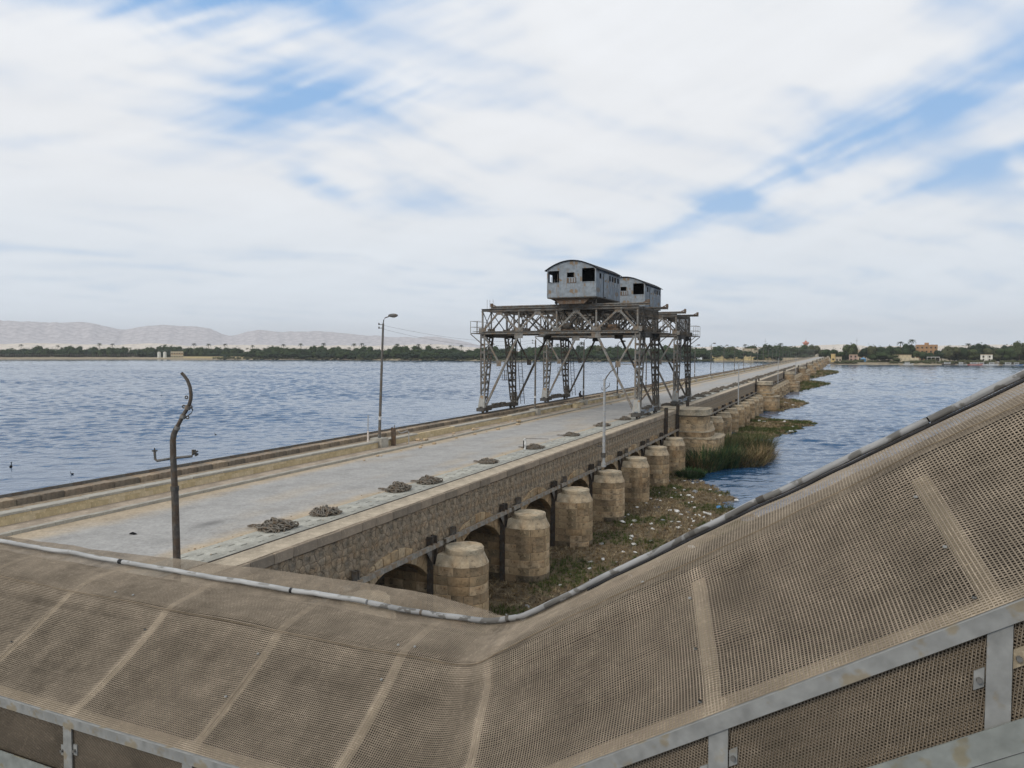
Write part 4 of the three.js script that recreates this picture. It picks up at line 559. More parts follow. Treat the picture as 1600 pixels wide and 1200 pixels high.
{ // sagging wires from the nearest lamp
  const w = (a, b, sag) => { const pts = []; for (let i = 0; i <= 14; i++) { const k = i / 14; pts.push(a.clone().lerp(b, k).add(V(0, -sag * 4 * k * (1 - k), 0))); } return pts; };
  tag(part(numbered('overhead_wire'), new MB().tube(w(V(-27.0, 12.61, -40.3), V(-27.3, 11.92, -66.9), 0.45), 0.006, 4).geo(), M.steelDark, scene), 'upper thin wire sagging from the nearest lamp to the next', 'wire', 'overhead wires');
  tag(part(numbered('overhead_wire'), new MB().tube(w(V(-27.0, 12.38, -40.3), V(-27.3, 11.69, -66.9), 0.62), 0.006, 4).geo(), M.steelDark, scene), 'lower thin wire sagging from the nearest lamp to the next', 'wire', 'overhead wires');
}
// small furniture at the foot of the nearest lamp
{
  const t = thing('thin_post', 'thin white-grey post with a thick foot beside the nearest lamp', 'post', [-27.15, 5.16, -39.2]); part('foot', new MB().tube([V(0, 0, 0), V(0, 0.75, 0)], 0.075, 8, 0.05).geo(0.8), mat(0.5, 0.44, 0.4, T.dust, 0.5), t); part('shaft', new MB().tube([V(0, 0.75, 0), V(0.02, 1.75, 0)], 0.028, 6).geo(0.8), M.poleGrey, t);
  const q = thing('rusty_post', 'short rusty iron post with ragged top just right of the nearest lamp', 'post', [-26.62, 4.76, -41.3]); part('shaft', new MB().box(-0.10, 0.10, 0, 1.15, -0.07, 0.07).geo(), M.rust, q); part('flange', new MB().box(-0.12, -0.1, 0, 1.2, -0.1, 0.1).box(0.1, 0.12, 0, 1.08, -0.1, 0.1).geo(), M.rust, q); part('spike', new MB().bar(V(0.05, 1.15, 0), V(0.10, 1.35, 0), 0.03, 0.05).geo(), M.steelPale, q);
  const f = thing('pipe_frame', 'bent thin pipe frame standing right of the rusty post', 'frame', [-26.55, 4.76, -41.9]); part('pipe', new MB().tube([V(0.05, 0.95, 0.3), V(0.25, 0.80, 0.2), V(0.55, 0.93, -0.1), V(0.62, 0.85, -0.15), V(0.62, 0, -0.15)], 0.028, 6).geo(0.8), M.poleGrey, f);
}
// broken lamp columns standing on pier noses
{
  const t = thing('broken_lamp_post', 'broken brown lamp post with a twisted snake-like top, standing nearest the viewer', 'lamp post', [-14.36, 2.70, -12.87], YAW), k = 17.58 / 1170, f = (px, py) => V((px - 270) * k, 10.9 - (py - 549) * k - 2.70, 0);
  part('lower_pole', new MB().tube([f(271.5, 1096), f(270, 878), f(268.9, 764)], 0.088, 12, 0.082).geo(0.8), M.poleBrown, t); part('collar', new MB().tube([f(268.9, 768), f(268.9, 761)], 0.096, 12).geo(0.8), M.steelDark, t);
  part('upper_pole', new MB().tube([f(268.9, 764), f(267.5, 716), f(267.5, 688), f(269.5, 678), f(274.3, 668)], 0.073, 12, 0.064).geo(0.8), M.poleBrown, t);
  part('twisted_tip', new MB().tube([f(273.5, 669.5), f(278, 661), f(285, 648), f(290, 640), f(293.6, 633.7), f(296.5, 625), f(297.3, 616.7), f(296, 605), f(292, 594), f(287, 587), f(283, 582.7)], 0.047, 10, 0.036).geo(0.9), M.poleBrown, t);
  for (const [x, y] of [[274.3, 669], [284, 651], [291.5, 637]]) part('clamp', new MB().tube([f(x - 1.2, y + 2.5), f(x + 1.2, y - 2.5)], 0.068, 10).geo(0.8), M.steelPale, t);
  for (const [x, y] of [[290, 621], [285.5, 635.5], [296.5, 636], [291, 652.5]]) { const o = part('clamp_ring', new THREE.TorusGeometry(0.032, 0.014, 6, 12), M.steelDark, t); o.position.copy(f(x, y)); }
  part('loose_cable', new MB().tube([f(297.5, 636), f(299.5, 641), f(297, 646), f(291, 650)], 0.012, 6).geo(0.9), M.tape, t);
  part('cross_arm', new MB().tube([f(238.5, 705), f(239, 718), f(242, 720.8), f(267.5, 716.5)], 0.03, 8).geo(0.9), M.lampGrey, t); part('cross_arm', new MB().tube([f(268, 716.5), f(297, 713.5), f(298.5, 711), f(298.5, 703)], 0.03, 8).geo(0.9), M.lampGrey, t);
  part('insulator', new MB().box(-0.055, 0.055, -0.015, 0.015, -0.03, 0.03).tube([V(0, -0.03, 0), V(0, 0.07, 0)], 0.022, 8, 0.012).geo(), M.steelDark, t).position.copy(f(238.5, 705)); const pl = part('insulator', new MB().bar(V(-0.04, -0.03, 0), V(0.08, 0.04, 0.02), 0.055, 0.03).bar(V(0.01, 0.07, 0), V(0.04, -0.08, 0.02), 0.04, 0.03).bar(V(-0.02, 0.0, 0.03), V(0.07, -0.05, -0.04), 0.03, 0.05).geo(), M.steelDark, t); pl.position.copy(f(301, 708));
  const u = thing('broken_lamp_post', 'pale grey broken lamp post with bent tip rising from the fourth visible pier', 'lamp post', [-14.42, 2.70, -47.86], YAW), j = 49.55 / 1170, h = (px, py) => V((px - 943.6) * j, 10.9 - (py - 549) * j - 2.72, 0);
  part('pole', new MB().tube([h(943.6, 729), h(944.2, 650), h(944.4, 592)], 0.105, 10, 0.075).geo(0.8), M.poleGrey, u); part('bent_tip', new MB().tube([h(944.4, 595), h(948, 588), h(953, 581), h(958, 577), h(961.5, 573.5), h(961.8, 566)], 0.045, 8, 0.03).geo(0.9), M.lampGrey, u);
  part('cross_arm', new MB().tube([h(940.2, 605), h(940.4, 609), h(944, 608.5), h(952, 603), h(952.6, 598)], 0.032, 6).geo(0.9), M.lampGrey, u); part('bracket', new MB().bar(h(932, 697), h(944, 698.5), 0.06, 0.07).box(-0.16, 0.12, 1.15, 1.45, -0.14, 0.14).geo(), M.steelDark, u); part('base', new MB().tube([h(943.6, 730), h(943.6, 724)], 0.17, 10).geo(0.8), M.poleGrey, u);
  const v = thing('lamp_post', 'slim pale lamp post rising from a pier beyond the first abutment', 'lamp post', [-14.4, 2.70, -BLOCKS[0] - 8.7 - 7.35 * 4], YAW, 'pale lamp posts on the distant piers'); const kk = 116 / 1170; part('pole', new MB().tube([V(0, 0, 0), V(0, 3.6, 0), V(0.02, 6.5, 0)], 0.10, 8, 0.07).geo(0.8), M.poleGrey, v); part('arm', new MB().tube([V(0.02, 6.45, 0), V(0.05, 6.75, 0), V(0.35, 6.9, 0)], 0.04, 6).geo(0.8), M.lampGrey, v); part('cross_arm', new MB().bar(V(-0.4, 5.3, 0), V(0.4, 5.35, 0), 0.06, 0.06).geo(), M.lampGrey, v);
  dup(v, [-14.4, 2.70, -BLOCKS[1] - 8.7 - 7.35 * 4], YAW, 'slim pale lamp post rising from a pier beyond the second abutment'); dup(v, [-14.4, 2.70, -BLOCKS[2] - 8.7 - 7.35 * 4], YAW, 'tiny pale lamp post rising from a pier beyond the third abutment');
}
// bollard with a bar beside a chain heap
{
  const t = thing('bollard', 'short black and white bollard with a thin bar standing behind a chain heap', 'bollard', [-18.32, 4.65, -43.6]); part('post', new MB().box(-0.07, 0.07, 0, 0.72, -0.06, 0.06).geo(), M.white, t); part('dark_band', new MB().box(-0.085, -0.02, 0.12, 0.6, -0.075, 0.075).geo(), M.dark, t); part('bar', new MB().bar(V(0.05, 0.73, 0), V(1.4, 0.70, -0.55), 0.025, 0.025).geo(), M.lampGrey, t);
}
// ---- heaps of anchor chain
{
  const link = (mb, m) => { const n = 10, q = 6, R = 0.085, r0 = 0.026, L = 0.055; const P = (i, k) => { const a = i / n * 2 * Math.PI, c = Math.cos(a), s = Math.sin(a), b = k / q * 2 * Math.PI; const rr = R + Math.cos(b) * r0; return V(c * rr + Math.sign(c) * L * (Math.abs(c) > 0.05 ? 1 : 0), s * rr, Math.sin(b) * r0).applyMatrix4(m); }; for (let i = 0; i < n; i++) for (let k = 0; k < q; k++) mb.quad(P(i, k), P(i + 1, k), P(i + 1, k + 1), P(i, k + 1)); };
  const heap = (seed, n, rx, rz, hh) => { const r = rng(seed), mb = new MB(), m = new THREE.Matrix4(), q = new THREE.Quaternion(); let a = 0, rad = 0.3; for (let i = 0; i < n; i++) { a += 0.16 / Math.max(rad, 0.18) * (0.8 + r() * 0.5); rad = 0.12 + 0.85 * Math.abs(Math.sin(i * 0.037 + seed)) * (0.75 + r() * 0.25); const x = Math.cos(a) * rad * rx, z = Math.sin(a) * rad * rz * (0.9 + 0.2 * r()), y = 0.03 + r() * hh * Math.pow(Math.max(0, 1 - rad), 0.6); q.setFromEuler(new THREE.Euler((i % 2 ? 1.57 : 0) + (r() - 0.5) * 1.3 + 1.57, (r() - 0.5) * 0.9, -a - 1.57 + (r() - 0.5) * 0.8, 'YXZ')); m.compose(V(x, y, z), q, V(1, 1, 1).multiplyScalar(0.95 + r() * 0.3)); link(mb, m); } for (let i = 0; i < 4; i++) { q.setFromEuler(new THREE.Euler(1.57, 0, r() * 3)); m.compose(V(-rx * 0.9 - i * 0.17, 0.03, rz * 0.3 * r()), q, V(1, 1, 1)); link(mb, m); } return mb.geo(0.9); };
  const geos = [heap(3, 120, 0.52, 0.62, 0.30), heap(5, 112, 0.55, 0.60, 0.28), heap(8, 130, 0.50, 0.68, 0.34)];
  const spots = [[-18.02, 20.5], [-17.98, 23.1], [-18.05, 28.4], [-17.75, 30.6], [-17.98, 37.5], [-17.95, 44.3], [-18.1, 52.0], [-18.1, 59.8], [-17.95, 66.2]];
  const words = ['nearest of the rusty chain heaps, on the slabs left of the coping', 'second nearest rusty chain heap, just behind the first', 'third rusty chain heap, the left one of a close pair', 'fourth rusty chain heap, the right one of a close pair by the rail', 'fifth rusty chain heap, halfway to the bollard', 'sixth rusty chain heap, in front of the short bollard', 'seventh rusty chain heap, left of the bent pale lamp post', 'eighth rusty chain heap, behind the bent pale lamp post', 'ninth rusty chain heap, at the foot of the nearer gantry'];
  const r = rng(55); const put = (x, s, i, label) => { const o = part(numbered('chain_heap'), geos[i % 3], M.chain, scene); o.position.set(x, 4.69, -s); o.rotation.y = (r() - 0.5) * 1.4; const k = s < 70 ? 1 : 1.25; o.scale.set(k * (0.92 + r() * 0.2), k * (0.6 + r() * 0.4), k * (0.9 + r() * 0.25)); tag(o, label, 'chain heap', 'chain heaps along the slabs'); };
  spots.forEach(([x, s], i) => put(x, s, i, words[i]));
  let s = 72, i = 0; while (s < 330) { put(-17.85 + (r() - 0.5) * 0.35, s, i++, 'distant chain heap in the dark row beyond the nearer gantry leg'); s += 3.6 + r() * 2.6 + s * 0.004; }
}
// ---- small things on the road and the parapet
{
  const o = part(numbered('rag'), new MB().hex([V(-0.14, 0.004, 0.06), V(0.12, 0.004, 0.07), V(0.15, 0.004, -0.05), V(-0.1, 0.004, -0.06), V(-0.1, 0.05, 0.03), V(0.04, 0.09, 0.03), V(0.09, 0.05, -0.02), V(-0.06, 0.07, -0.03)]).outward(V(0, 0.03, 0)).geo(), M.dark, scene); o.position.set(-22.1, 4.645, -18.0); tag(o, 'small dark crumpled rag lying alone on the grey road', 'rag');
  const st = [], r = rng(66); for (let i = 0; i < 190; i++) { const slab = i > 60, s = slab ? 17 + 45 * r() : 34 + r() * 60, near = i % 3, x = slab ? (r() < 0.6 ? -18.1 - r() * 0.9 : -17.2 - r() * 0.9) : near === 0 ? -25.35 + r() * 0.5 : near === 1 ? -26.2 + (r() - 0.5) * 1.0 : -29.5 + (r() - 0.5) * 3; const w = slab ? 0.012 + r() * r() * 0.045 : 0.06 + r() * r() * 0.25; const g = new THREE.IcosahedronGeometry(w, 0); g.scale(1, 0.6, 1.2); g.rotateY(r() * 6); g.translate(x, (slab ? (x < -18.38 ? 4.65 : 4.69) : near === 0 ? 4.65 : near === 1 ? 4.766 : 4.12) + w * 0.3, -s); st.push(flat(g)); } stuff(tag(part(numbered('rubble_scatter'), mergeGeometries(st), M.ashlar2, scene), 'scattered stone chips and broken mortar along the kerb, the low wall and the slabs', 'stone chips'));
  const sd = [], boulder = (x, y, s, w, h, L, seed) => { const g = stoneGeo(w, h, L, 0.05, seed, 1.2); g.rotateY((hash(seed, 1, 2) - 0.5) * 0.7); g.translate(x, y + h / 2 - 0.02, -s); return g; }; for (let i = 0; i < 24; i++) sd.push(boulder(-30 + (hash(i, 3, 9) - 0.5) * 3, 4.12, 60 + i * 3.2 + hash(i, 5, 9) * 3, 0.4 + hash(i, 6, 9) * 0.6, 0.25 + hash(i, 7, 9) * 0.3, 0.5 + hash(i, 8, 9) * 0.8, 300 + i)); stuff(tag(part(numbered('broken_blocks'), mergeGeometries(sd), M.parapet1, scene), 'broken stone blocks lying in the trough between low wall and parapet', 'stone blocks'));
  const b = part(numbered('loose_stone'), stoneGeo(0.55, 0.45, 0.5, 0.12, 77, 1), M.block0, scene); b.position.set(-26.55, 4.97, -77.2); tag(b, 'round pale stone lying on the pavement in front of the low wall beneath the gantries', 'stone');
}

// a person sitting on the upstream parapet beyond the nearer gantry
{
  const R = 44, mc = new MarchingCubes(R, M.dark, false, false, 20000), h = R / 2, sc = 0.75; mc.isolation = 0;
  const J = { hip: [0, 0.12, 0], chest: [-0.05, 0.48, 0], neck: [0, 0.62, 0], head: [0.04, 0.76, 0] }, caps = [[J.hip, J.chest, 0.15, 0.17], [J.chest, J.neck, 0.13, 0.055], [J.neck, J.head, 0.055, 0.105]];
  for (const s of [-1, 1]) caps.push([[0, 0.10, s * 0.10], [0.40, 0.14, s * 0.15], 0.095, 0.075], [[0.40, 0.14, s * 0.15], [0.44, -0.30, s * 0.15], 0.07, 0.05], [[0.44, -0.30, s * 0.15], [0.58, -0.33, s * 0.16], 0.05, 0.04], [[-0.03, 0.53, s * 0.17], [0.10, 0.30, s * 0.26], 0.06, 0.05], [[0.10, 0.30, s * 0.26], [0.32, 0.22, s * 0.14], 0.048, 0.04]);
  const D = (p) => { let d = 1e9; for (const [a, b, r0, r1] of caps) { const ab = b.map((v, i) => v - a[i]), ap = p.map((v, i) => v - a[i]), t = clamp((ap[0] * ab[0] + ap[1] * ab[1] + ap[2] * ab[2]) / (ab[0] ** 2 + ab[1] ** 2 + ab[2] ** 2)), e = Math.hypot(...ap.map((v, i) => v - ab[i] * t)) - mix(r0, r1, t), k = 0.06, w = clamp(0.5 + 0.5 * (d - e) / k); d = mix(d, e, w) - k * w * (1 - w); } return d; };
  for (let z = 0; z < R; z++) for (let y = 0; y < R; y++) for (let x = 0; x < R; x++) mc.field[z * R * R + y * R + x] = -D([(x - h) / h * sc + 0.15, (y - h) / h * sc + 0.25, (z - h) / h * sc]);
  mc.update(); const g = new THREE.BufferGeometry(), P0 = mc.positionArray.slice(0, mc.count * 3); for (let i = 0; i < P0.length; i += 3) { P0[i] = P0[i] * sc + 0.15; P0[i + 1] = P0[i + 1] * sc + 0.25; P0[i + 2] *= sc; } g.setAttribute('position', new THREE.BufferAttribute(P0, 3)); g.computeVertexNormals(); const t = thing('person', 'person in dark clothes sitting on the parapet between the two gantries', 'person', [-32.35, 4.68, -96.3], 0.3); part('body', boxUV(g), mat(0.035, 0.033, 0.036, T.grain, 0.5), t);
}

// ================================================================ weed mats, reeds and litter below the barrage
const inPoly = (poly, x, y) => { let c = false; for (let i = 0, j = poly.length - 1; i < poly.length; j = i++) { const [xi, yi] = poly[i], [xj, yj] = poly[j]; if ((yi > y) !== (yj > y) && x < (xj - xi) * (y - yi) / (yj - yi) + xi) c = !c; } return c; };
const edgeDist = (poly, x, y) => { let d = 1e9; for (let i = 0, j = poly.length - 1; i < poly.length; j = i++) { const [ax, ay] = poly[j], [bx, by] = poly[i], t = clamp(((x - ax) * (bx - ax) + (y - ay) * (by - ay)) / ((bx - ax) ** 2 + (by - ay) ** 2)); d = Math.min(d, Math.hypot(x - ax - t * (bx - ax), y - ay - t * (by - ay))); } return d; };
const leafMat = (r, g, b, tr = 0.25) => { const m = new THREE.MeshPhysicalMaterial({ color: new THREE.Color().setRGB(r, g, b), roughness: 0.9, specularIntensity: 0.25, side: THREE.DoubleSide, transmission: tr, thickness: 0 }); return m; };
const white1 = leafMat(1, 1, 1, 0.0);
const tuftGeo = (seed, n, h, w, lean) => { const r = rng(seed), mb = new MB(); for (let i = 0; i < n; i++) { const a = r() * 6.28, l = lean * (0.4 + r()), hh = h * (0.55 + r() * 0.6), ox = (r() - 0.5) * h * 0.5, oz = (r() - 0.5) * h * 0.5, c = Math.cos(a), s = Math.sin(a), p = (k, sd) => V(ox + c * l * k * k - s * w * sd * (1 - k * 0.75), hh * k * (1 - 0.25 * k * l / h), oz + s * l * k * k + c * w * sd * (1 - k * 0.75)); mb.quad(p(0, -1), p(0, 1), p(0.55, 1), p(0.55, -1)); mb.tri(p(0.55, -1), p(0.55, 1), p(1, 0)); } return mb.geo(); };
const matHeight = (poly, x, s, k) => { const d = edgeDist(poly, x, s); return 0.02 + 0.08 * smooth(0, 1.6, d) * (0.45 + 0.9 * fbm(x * 0.5 + 40, s * 0.5, 4096, 3, k)) + 0.07 * smooth(0.2, 1, d) * fbm(x * 2.2 + 9, s * 2.2, 4096, 3, k + 1); };
const matInside = (poly, x, s, k) => inPoly(poly, x + (fbm(x * 0.35 + 7, s * 0.35, 4096, 4, k + 5) - 0.5) * 3.4, s + (fbm(x * 0.35 + 70, s * 0.35, 4096, 4, k + 6) - 0.5) * 5);
function weedMat(label, poly, cell, nT, k, greens) {
  const xs = poly.map((p) => p[0]), ss = poly.map((p) => p[1]), x0 = Math.min(...xs) - 1, x1 = Math.max(...xs) + 1.5, s0 = Math.min(...ss) - 1, s1 = Math.max(...ss) + 1.5, t = thing('weed_mat', label, 'weed mat', [0, TAIL, 0], 0, 'floating weed mats along the piers');
  const mb = new MB(), h = (x, s) => (matInside(poly, x, s, k) ? matHeight(poly, x, s, k) : -0.15);
  for (let x = x0; x < x1; x += cell) for (let s = s0; s < s1; s += cell) if ([[0, 0], [1, 0], [0, 1], [1, 1]].some(([a, b]) => matInside(poly, x + a * cell, s + b * cell, k))) mb.quad(S(x, h(x, s), s), S(x + cell, h(x + cell, s), s), S(x + cell, h(x + cell, s + cell), s + cell), S(x, h(x, s + cell), s + cell));
  stuff(part('litter_layer', mb.geo(0.8), mat(0.15, 0.115, 0.072, T.stone, 0.9, { bump: T.grain, bumpMetres: 0.6, bumpScale: 0.08 }), t));
  const r = rng(k * 7 + 1), sc = cell / 0.3; for (let v = 0; v < 3; v++) {
    const im = new THREE.InstancedMesh([tuftGeo(k + 1, 9, 0.34 * sc, 0.016 * sc, 0.22 * sc), tuftGeo(k + 2, 7, 0.46 * sc, 0.018 * sc, 0.3 * sc), tuftGeo(k + 3, 10, 0.22 * sc, 0.022 * sc, 0.30 * sc)][v], white1, nT), m = new THREE.Matrix4(), q = new THREE.Quaternion(), col = new THREE.Color(); im.name = 'grass'; let n = 0;
    for (let tries = 0; tries < nT * 12 && n < nT; tries++) { const x = mix(x0, x1, r()), s = mix(s0, s1, r()); if (!matInside(poly, x, s, k)) continue; const gr = fbm(x * 0.32 + k, s * 0.32, 4096, 4, k + 31) + greens(x, s), g = smooth(0.51, 0.62, gr + (r() - 0.5) * 0.10), wet = r(); if (g < 0.3 && r() < 0.15) continue;
      q.setFromEuler(new THREE.Euler((r() - 0.5) * (g > 0.5 ? 0.4 : 1.5), r() * 6.28, (r() - 0.5) * (g > 0.5 ? 0.4 : 1.5))); m.compose(V(x, matHeight(poly, x, s, k) - 0.03, -s), q, V(1, 1, 1).multiplyScalar((0.55 + r() * 0.7) * mix(0.68, 0.72, g))); im.setMatrixAt(n, m);
      const b = 0.6 + r() * 0.8; g > 0.5 ? col.setRGB(0.055 * b + wet * 0.03, 0.075 * b + wet * 0.02, 0.026 * b) : wet < 0.4 ? col.setRGB(0.33 * b, 0.265 * b, 0.165 * b) : wet < 0.6 ? col.setRGB(0.105 * b, 0.072 * b, 0.042 * b) : col.setRGB(0.19 * b, 0.135 * b, 0.07 * b); im.setColorAt(n++, col); }
    im.count = n; im.castShadow = im.receiveShadow = true; t.add(stuff(im));
  }
  return t;
}
const MATS = [
  [[-15.6, 19], [-3.5, 21], [-3.5, 47], [-6.8, 53], [-8.0, 58], [-9.6, 61], [-11.8, 64], [-13.2, 66.5], [-15.6, 67]],
  [[-13.5, 90], [-9.8, 92], [-7.2, 103], [-3.6, 119], [-3.6, 124], [-7.2, 124.5], [-10, 126], [-13.5, 131]],
  [[-13.5, 141], [-10, 145], [-7, 160], [-6.2, 168], [-9, 178], [-13.5, 183]],
  [[-13.5, 205], [-10, 222], [-6, 250], [-3.4, 268], [-6, 280], [-9, 288], [-13.5, 292]],
  [[-13.5, 318], [-9.7, 333], [-5, 380], [-1.2, 420], [-4, 445], [-13.5, 455]],
].map((p) => p.map(([x, s]) => [x * 1.068, s * 1.068]));
weedMat('nearest brown weed mat strewn with litter between the piers and the railing', MATS[0], 0.3, 5200, 101, (x, s) => 0.10 * (1 - smooth(0, 1.6, Math.abs(x + 13.2))) + 0.05 * (1 - smooth(20, 33, s)));
weedMat('second weed mat, just behind the reeds with a pointed tip', MATS[1], 0.4, 2600, 131, () => 0.05);
weedMat('third weed mat, small brown one beside the second abutment', MATS[2], 0.5, 1300, 161, () => -0.02);
weedMat('fourth weed mat, green and white streaked, long pointed tip', MATS[3], 0.8, 1100, 191, () => 0.07);
weedMat('fifth weed mat, farthest green tongue near the town end', MATS[4], 1.2, 900, 211, () => 0.10);
// reeds
{
  const blade = (seed, h, w, bend) => { const mb = new MB(), n = 5, p = (i, sd) => { const k = i / n; return V(bend * k * k * h, h * k * (1 - 0.22 * k * bend), sd * w * (1 - k) ** 0.7); }; for (let i = 0; i < n; i++) mb.quad(p(i, -1), p(i, 1), p(i + 1, 1), p(i + 1, -1)); return mb.geo(); };
  const geos = [blade(1, 2.6, 0.020, 0.12), blade(2, 2.9, 0.018, 0.34), blade(3, 2.3, 0.022, 0.62)];
  const clump = (label, spots, n, colors, seed, dry) => {
    spots = spots.map(([x, s, a, b, h]) => [x * 1.068, s * 1.068, a * 1.05, b * 1.05, h * 1.06]); const t = thing('reed_clump', label, 'reeds', [0, TAIL, 0], 0, 'reeds beside the first abutment'), r = rng(seed);
    geos.forEach((g, v) => { const im = new THREE.InstancedMesh(g, white1, n), m = new THREE.Matrix4(), q = new THREE.Quaternion(), col = new THREE.Color(); im.name = 'reed_blades'; for (let i = 0; i < n; i++) { const [cx, cs, rx, rs, hs] = spots[(r() * spots.length) | 0], a = r() * 6.28, d = Math.sqrt(r()), x = cx + Math.cos(a) * d * rx, s = cs + Math.sin(a) * d * rs; const out = Math.atan2(-(Math.sin(a) * d), Math.cos(a) * d); q.setFromEuler(new THREE.Euler((r() - 0.5) * 0.3, -out * (d > 0.45 ? 1 : r()) + (r() - 0.5) * 1.6, -(d * 0.30 + r() * 0.22) * (dry ? 1.7 : 1), 'YXZ')); const k = hs * (0.62 + r() * 0.5) * (1 - 0.25 * d); m.compose(V(x, 0.02, -s), q, V(k, k, 1 + r())); im.setMatrixAt(i, m); const c = colors[(r() * colors.length) | 0], b = 0.65 + r() * 0.7; col.setRGB(c[0] * b, c[1] * b, c[2] * b); im.setColorAt(i, col); } im.castShadow = true; t.add(stuff(im)); });
    part('root_mass', flat(new THREE.SphereGeometry(1, 14, 7).scale(spots[0][2] * 0.85, 0.55, spots[0][3] * 0.85).translate(spots[0][0], 0.05, -spots[0][1])), mat(0.03, 0.032, 0.018, T.stone, 0.6, { bump: T.grain, bumpScale: 0.1 }), t);
  };
  clump('dark green upright reed clump nearest the last small pier', [[-11.5, 70.5, 1.7, 2.6, 1.0], [-10.0, 73.0, 1.5, 2.0, 1.05], [-11.8, 74.5, 1.5, 3.0, 1.15]], 900, [[0.038, 0.082, 0.036], [0.030, 0.066, 0.036], [0.056, 0.092, 0.036], [0.13, 0.125, 0.055]], 201, false);
  clump('drooping brown and tan reed clump at the water edge', [[-8.2, 74.6, 1.7, 2.4, 0.85], [-7.4, 78.5, 1.4, 3.0, 0.9], [-11.9, 68.9, 0.9, 1.2, 0.75]], 620, [[0.21, 0.15, 0.075], [0.16, 0.12, 0.06], [0.10, 0.10, 0.045], [0.25, 0.18, 0.10]], 202, true);
  clump('olive reed clump behind, in front of the first abutment', [[-10.8, 82, 2.4, 4.5, 1.15], [-8.6, 86, 2.0, 4.0, 1.05], [-11.6, 78.0, 1.6, 2.5, 1.2]], 950, [[0.075, 0.090, 0.035], [0.12, 0.11, 0.05], [0.055, 0.085, 0.032], [0.16, 0.13, 0.065]], 203, false);
  clump('low bright green reed tuft at the foot of the last small pier', [[-11.9, 65.4, 1.2, 1.3, 0.38]], 300, [[0.03, 0.062, 0.026], [0.042, 0.075, 0.028]], 204, false);
}
// litter on the mats: every bag, bottle and scrap for itself
{
  const r = rng(321), bag = (seed, w) => { const q = rng(seed), g = new THREE.IcosahedronGeometry(w, 2), p = g.attributes.position, v = V(0, 0, 0); for (let i = 0; i < p.count; i++) { v.fromBufferAttribute(p, i); const k = 0.55 + 0.9 * fbm(v.x * 9 / w * 0.2 + 20 + seed, v.z * 9 / w * 0.2 + v.y * 3 / w + 20, 4096, 3, seed); v.multiplyScalar(k); p.setXYZ(i, v.x * 1.2, Math.max(v.y * 0.55, -0.05), v.z); } return flat(g); };
  const bottle = flat(new THREE.LatheGeometry([[0, 0], [0.045, 0], [0.05, 0.02], [0.05, 0.2], [0.02, 0.26], [0.02, 0.3], [0, 0.3]].map(([x, y]) => new THREE.Vector2(x, y)), 10).rotateZ(1.57)), foam = stoneGeo(0.34, 0.10, 0.22, 0.02, 5, 1), bags = [bag(1, 0.17), bag(2, 0.22), bag(3, 0.14)];
  const wht = mat(0.70, 0.69, 0.66, T.grain, 0.3, { roughness: 0.6 }), blu = mat(0.10, 0.27, 0.50, T.grain, 0.3, { roughness: 0.6 }), gry = mat(0.28, 0.29, 0.30, T.grain, 0.3, { roughness: 0.7 });
  const drop = (x, s, poly, k, geo, m, name, label, cat, group, sc = 1) => { const o = part(numbered(name), geo, m, scene); o.position.set(x, TAIL + matHeight(poly, x, s, k) + 0.07 * sc, -s); o.rotation.set((r() - 0.5) * 0.5, r() * 6.28, (r() - 0.5) * 0.5); o.scale.setScalar(sc); tag(o, label, cat, group); };
  drop(-9.2, 41.9, MATS[0], 101, bags[1], blu, 'plastic_bag', 'bright blue plastic bag in the middle of the nearest weed mat', 'bag', null, 0.95); drop(-8.1, 56.2, MATS[0], 101, bags[0], blu, 'plastic_bag', 'blue plastic bag near the right tip of the nearest weed mat', 'bag', null, 1.1); drop(-9.9, 53.6, MATS[0], 101, bags[1], gry, 'plastic_bag', 'grey-blue crumpled bag beside the fifth pier on the weed mat', 'bag', null, 0.6); drop(-8.5, 53.4, MATS[0], 101, foam, wht, 'foam_block', 'largest white foam block on the nearest weed mat', 'foam block', null, 1.5);
  let n = 0; while (n < 125) { const x = mix(-13.9, -4.8, r()), s = mix(23.5, 70, Math.pow(r(), 0.6)); if (!matInside(MATS[0], x, s, 101) || edgeDist(MATS[0], x, s) < 0.3) continue; const v = (r() * 8) | 0; if (v === 0) drop(x, s, MATS[0], 101, bottle, wht, 'plastic_bottle', 'small pale plastic bottle lying on the nearest weed mat', 'bottle', 'bottles on the nearest weed mat', 0.9); else if (v < 4) drop(x, s, MATS[0], 101, foam, wht, 'foam_scrap', 'small white foam scrap lying on the nearest weed mat', 'foam scrap', 'white scraps on the nearest weed mat', 0.3 + r() * 0.45); else drop(x, s, MATS[0], 101, bags[v % 3], r() < 0.85 ? wht : gry, 'plastic_scrap', 'small pale crumpled plastic scrap lying on the nearest weed mat', 'plastic scrap', 'plastic scraps on the nearest weed mat', 0.4 + r() * 0.55); n++; }
  for (let k = 1; k < 4; k++) for (let i = 0; i < 9; i++) { const p = MATS[k], a = r(), x = mix(-13.4, Math.max(...p.map((q) => q[0])), a), s = mix(p[0][1], p[p.length - 1][1], 0.25 + r() * 0.5); if (!matInside(p, x, s, [0, 131, 161, 191][k])) continue; drop(x, s, p, [0, 131, 161, 191][k], foam, wht, 'foam_scrap', 'tiny white scrap on a farther weed mat', 'foam scrap', 'white scraps on the farther weed mats', 0.9 + r() * 1.1); }
}
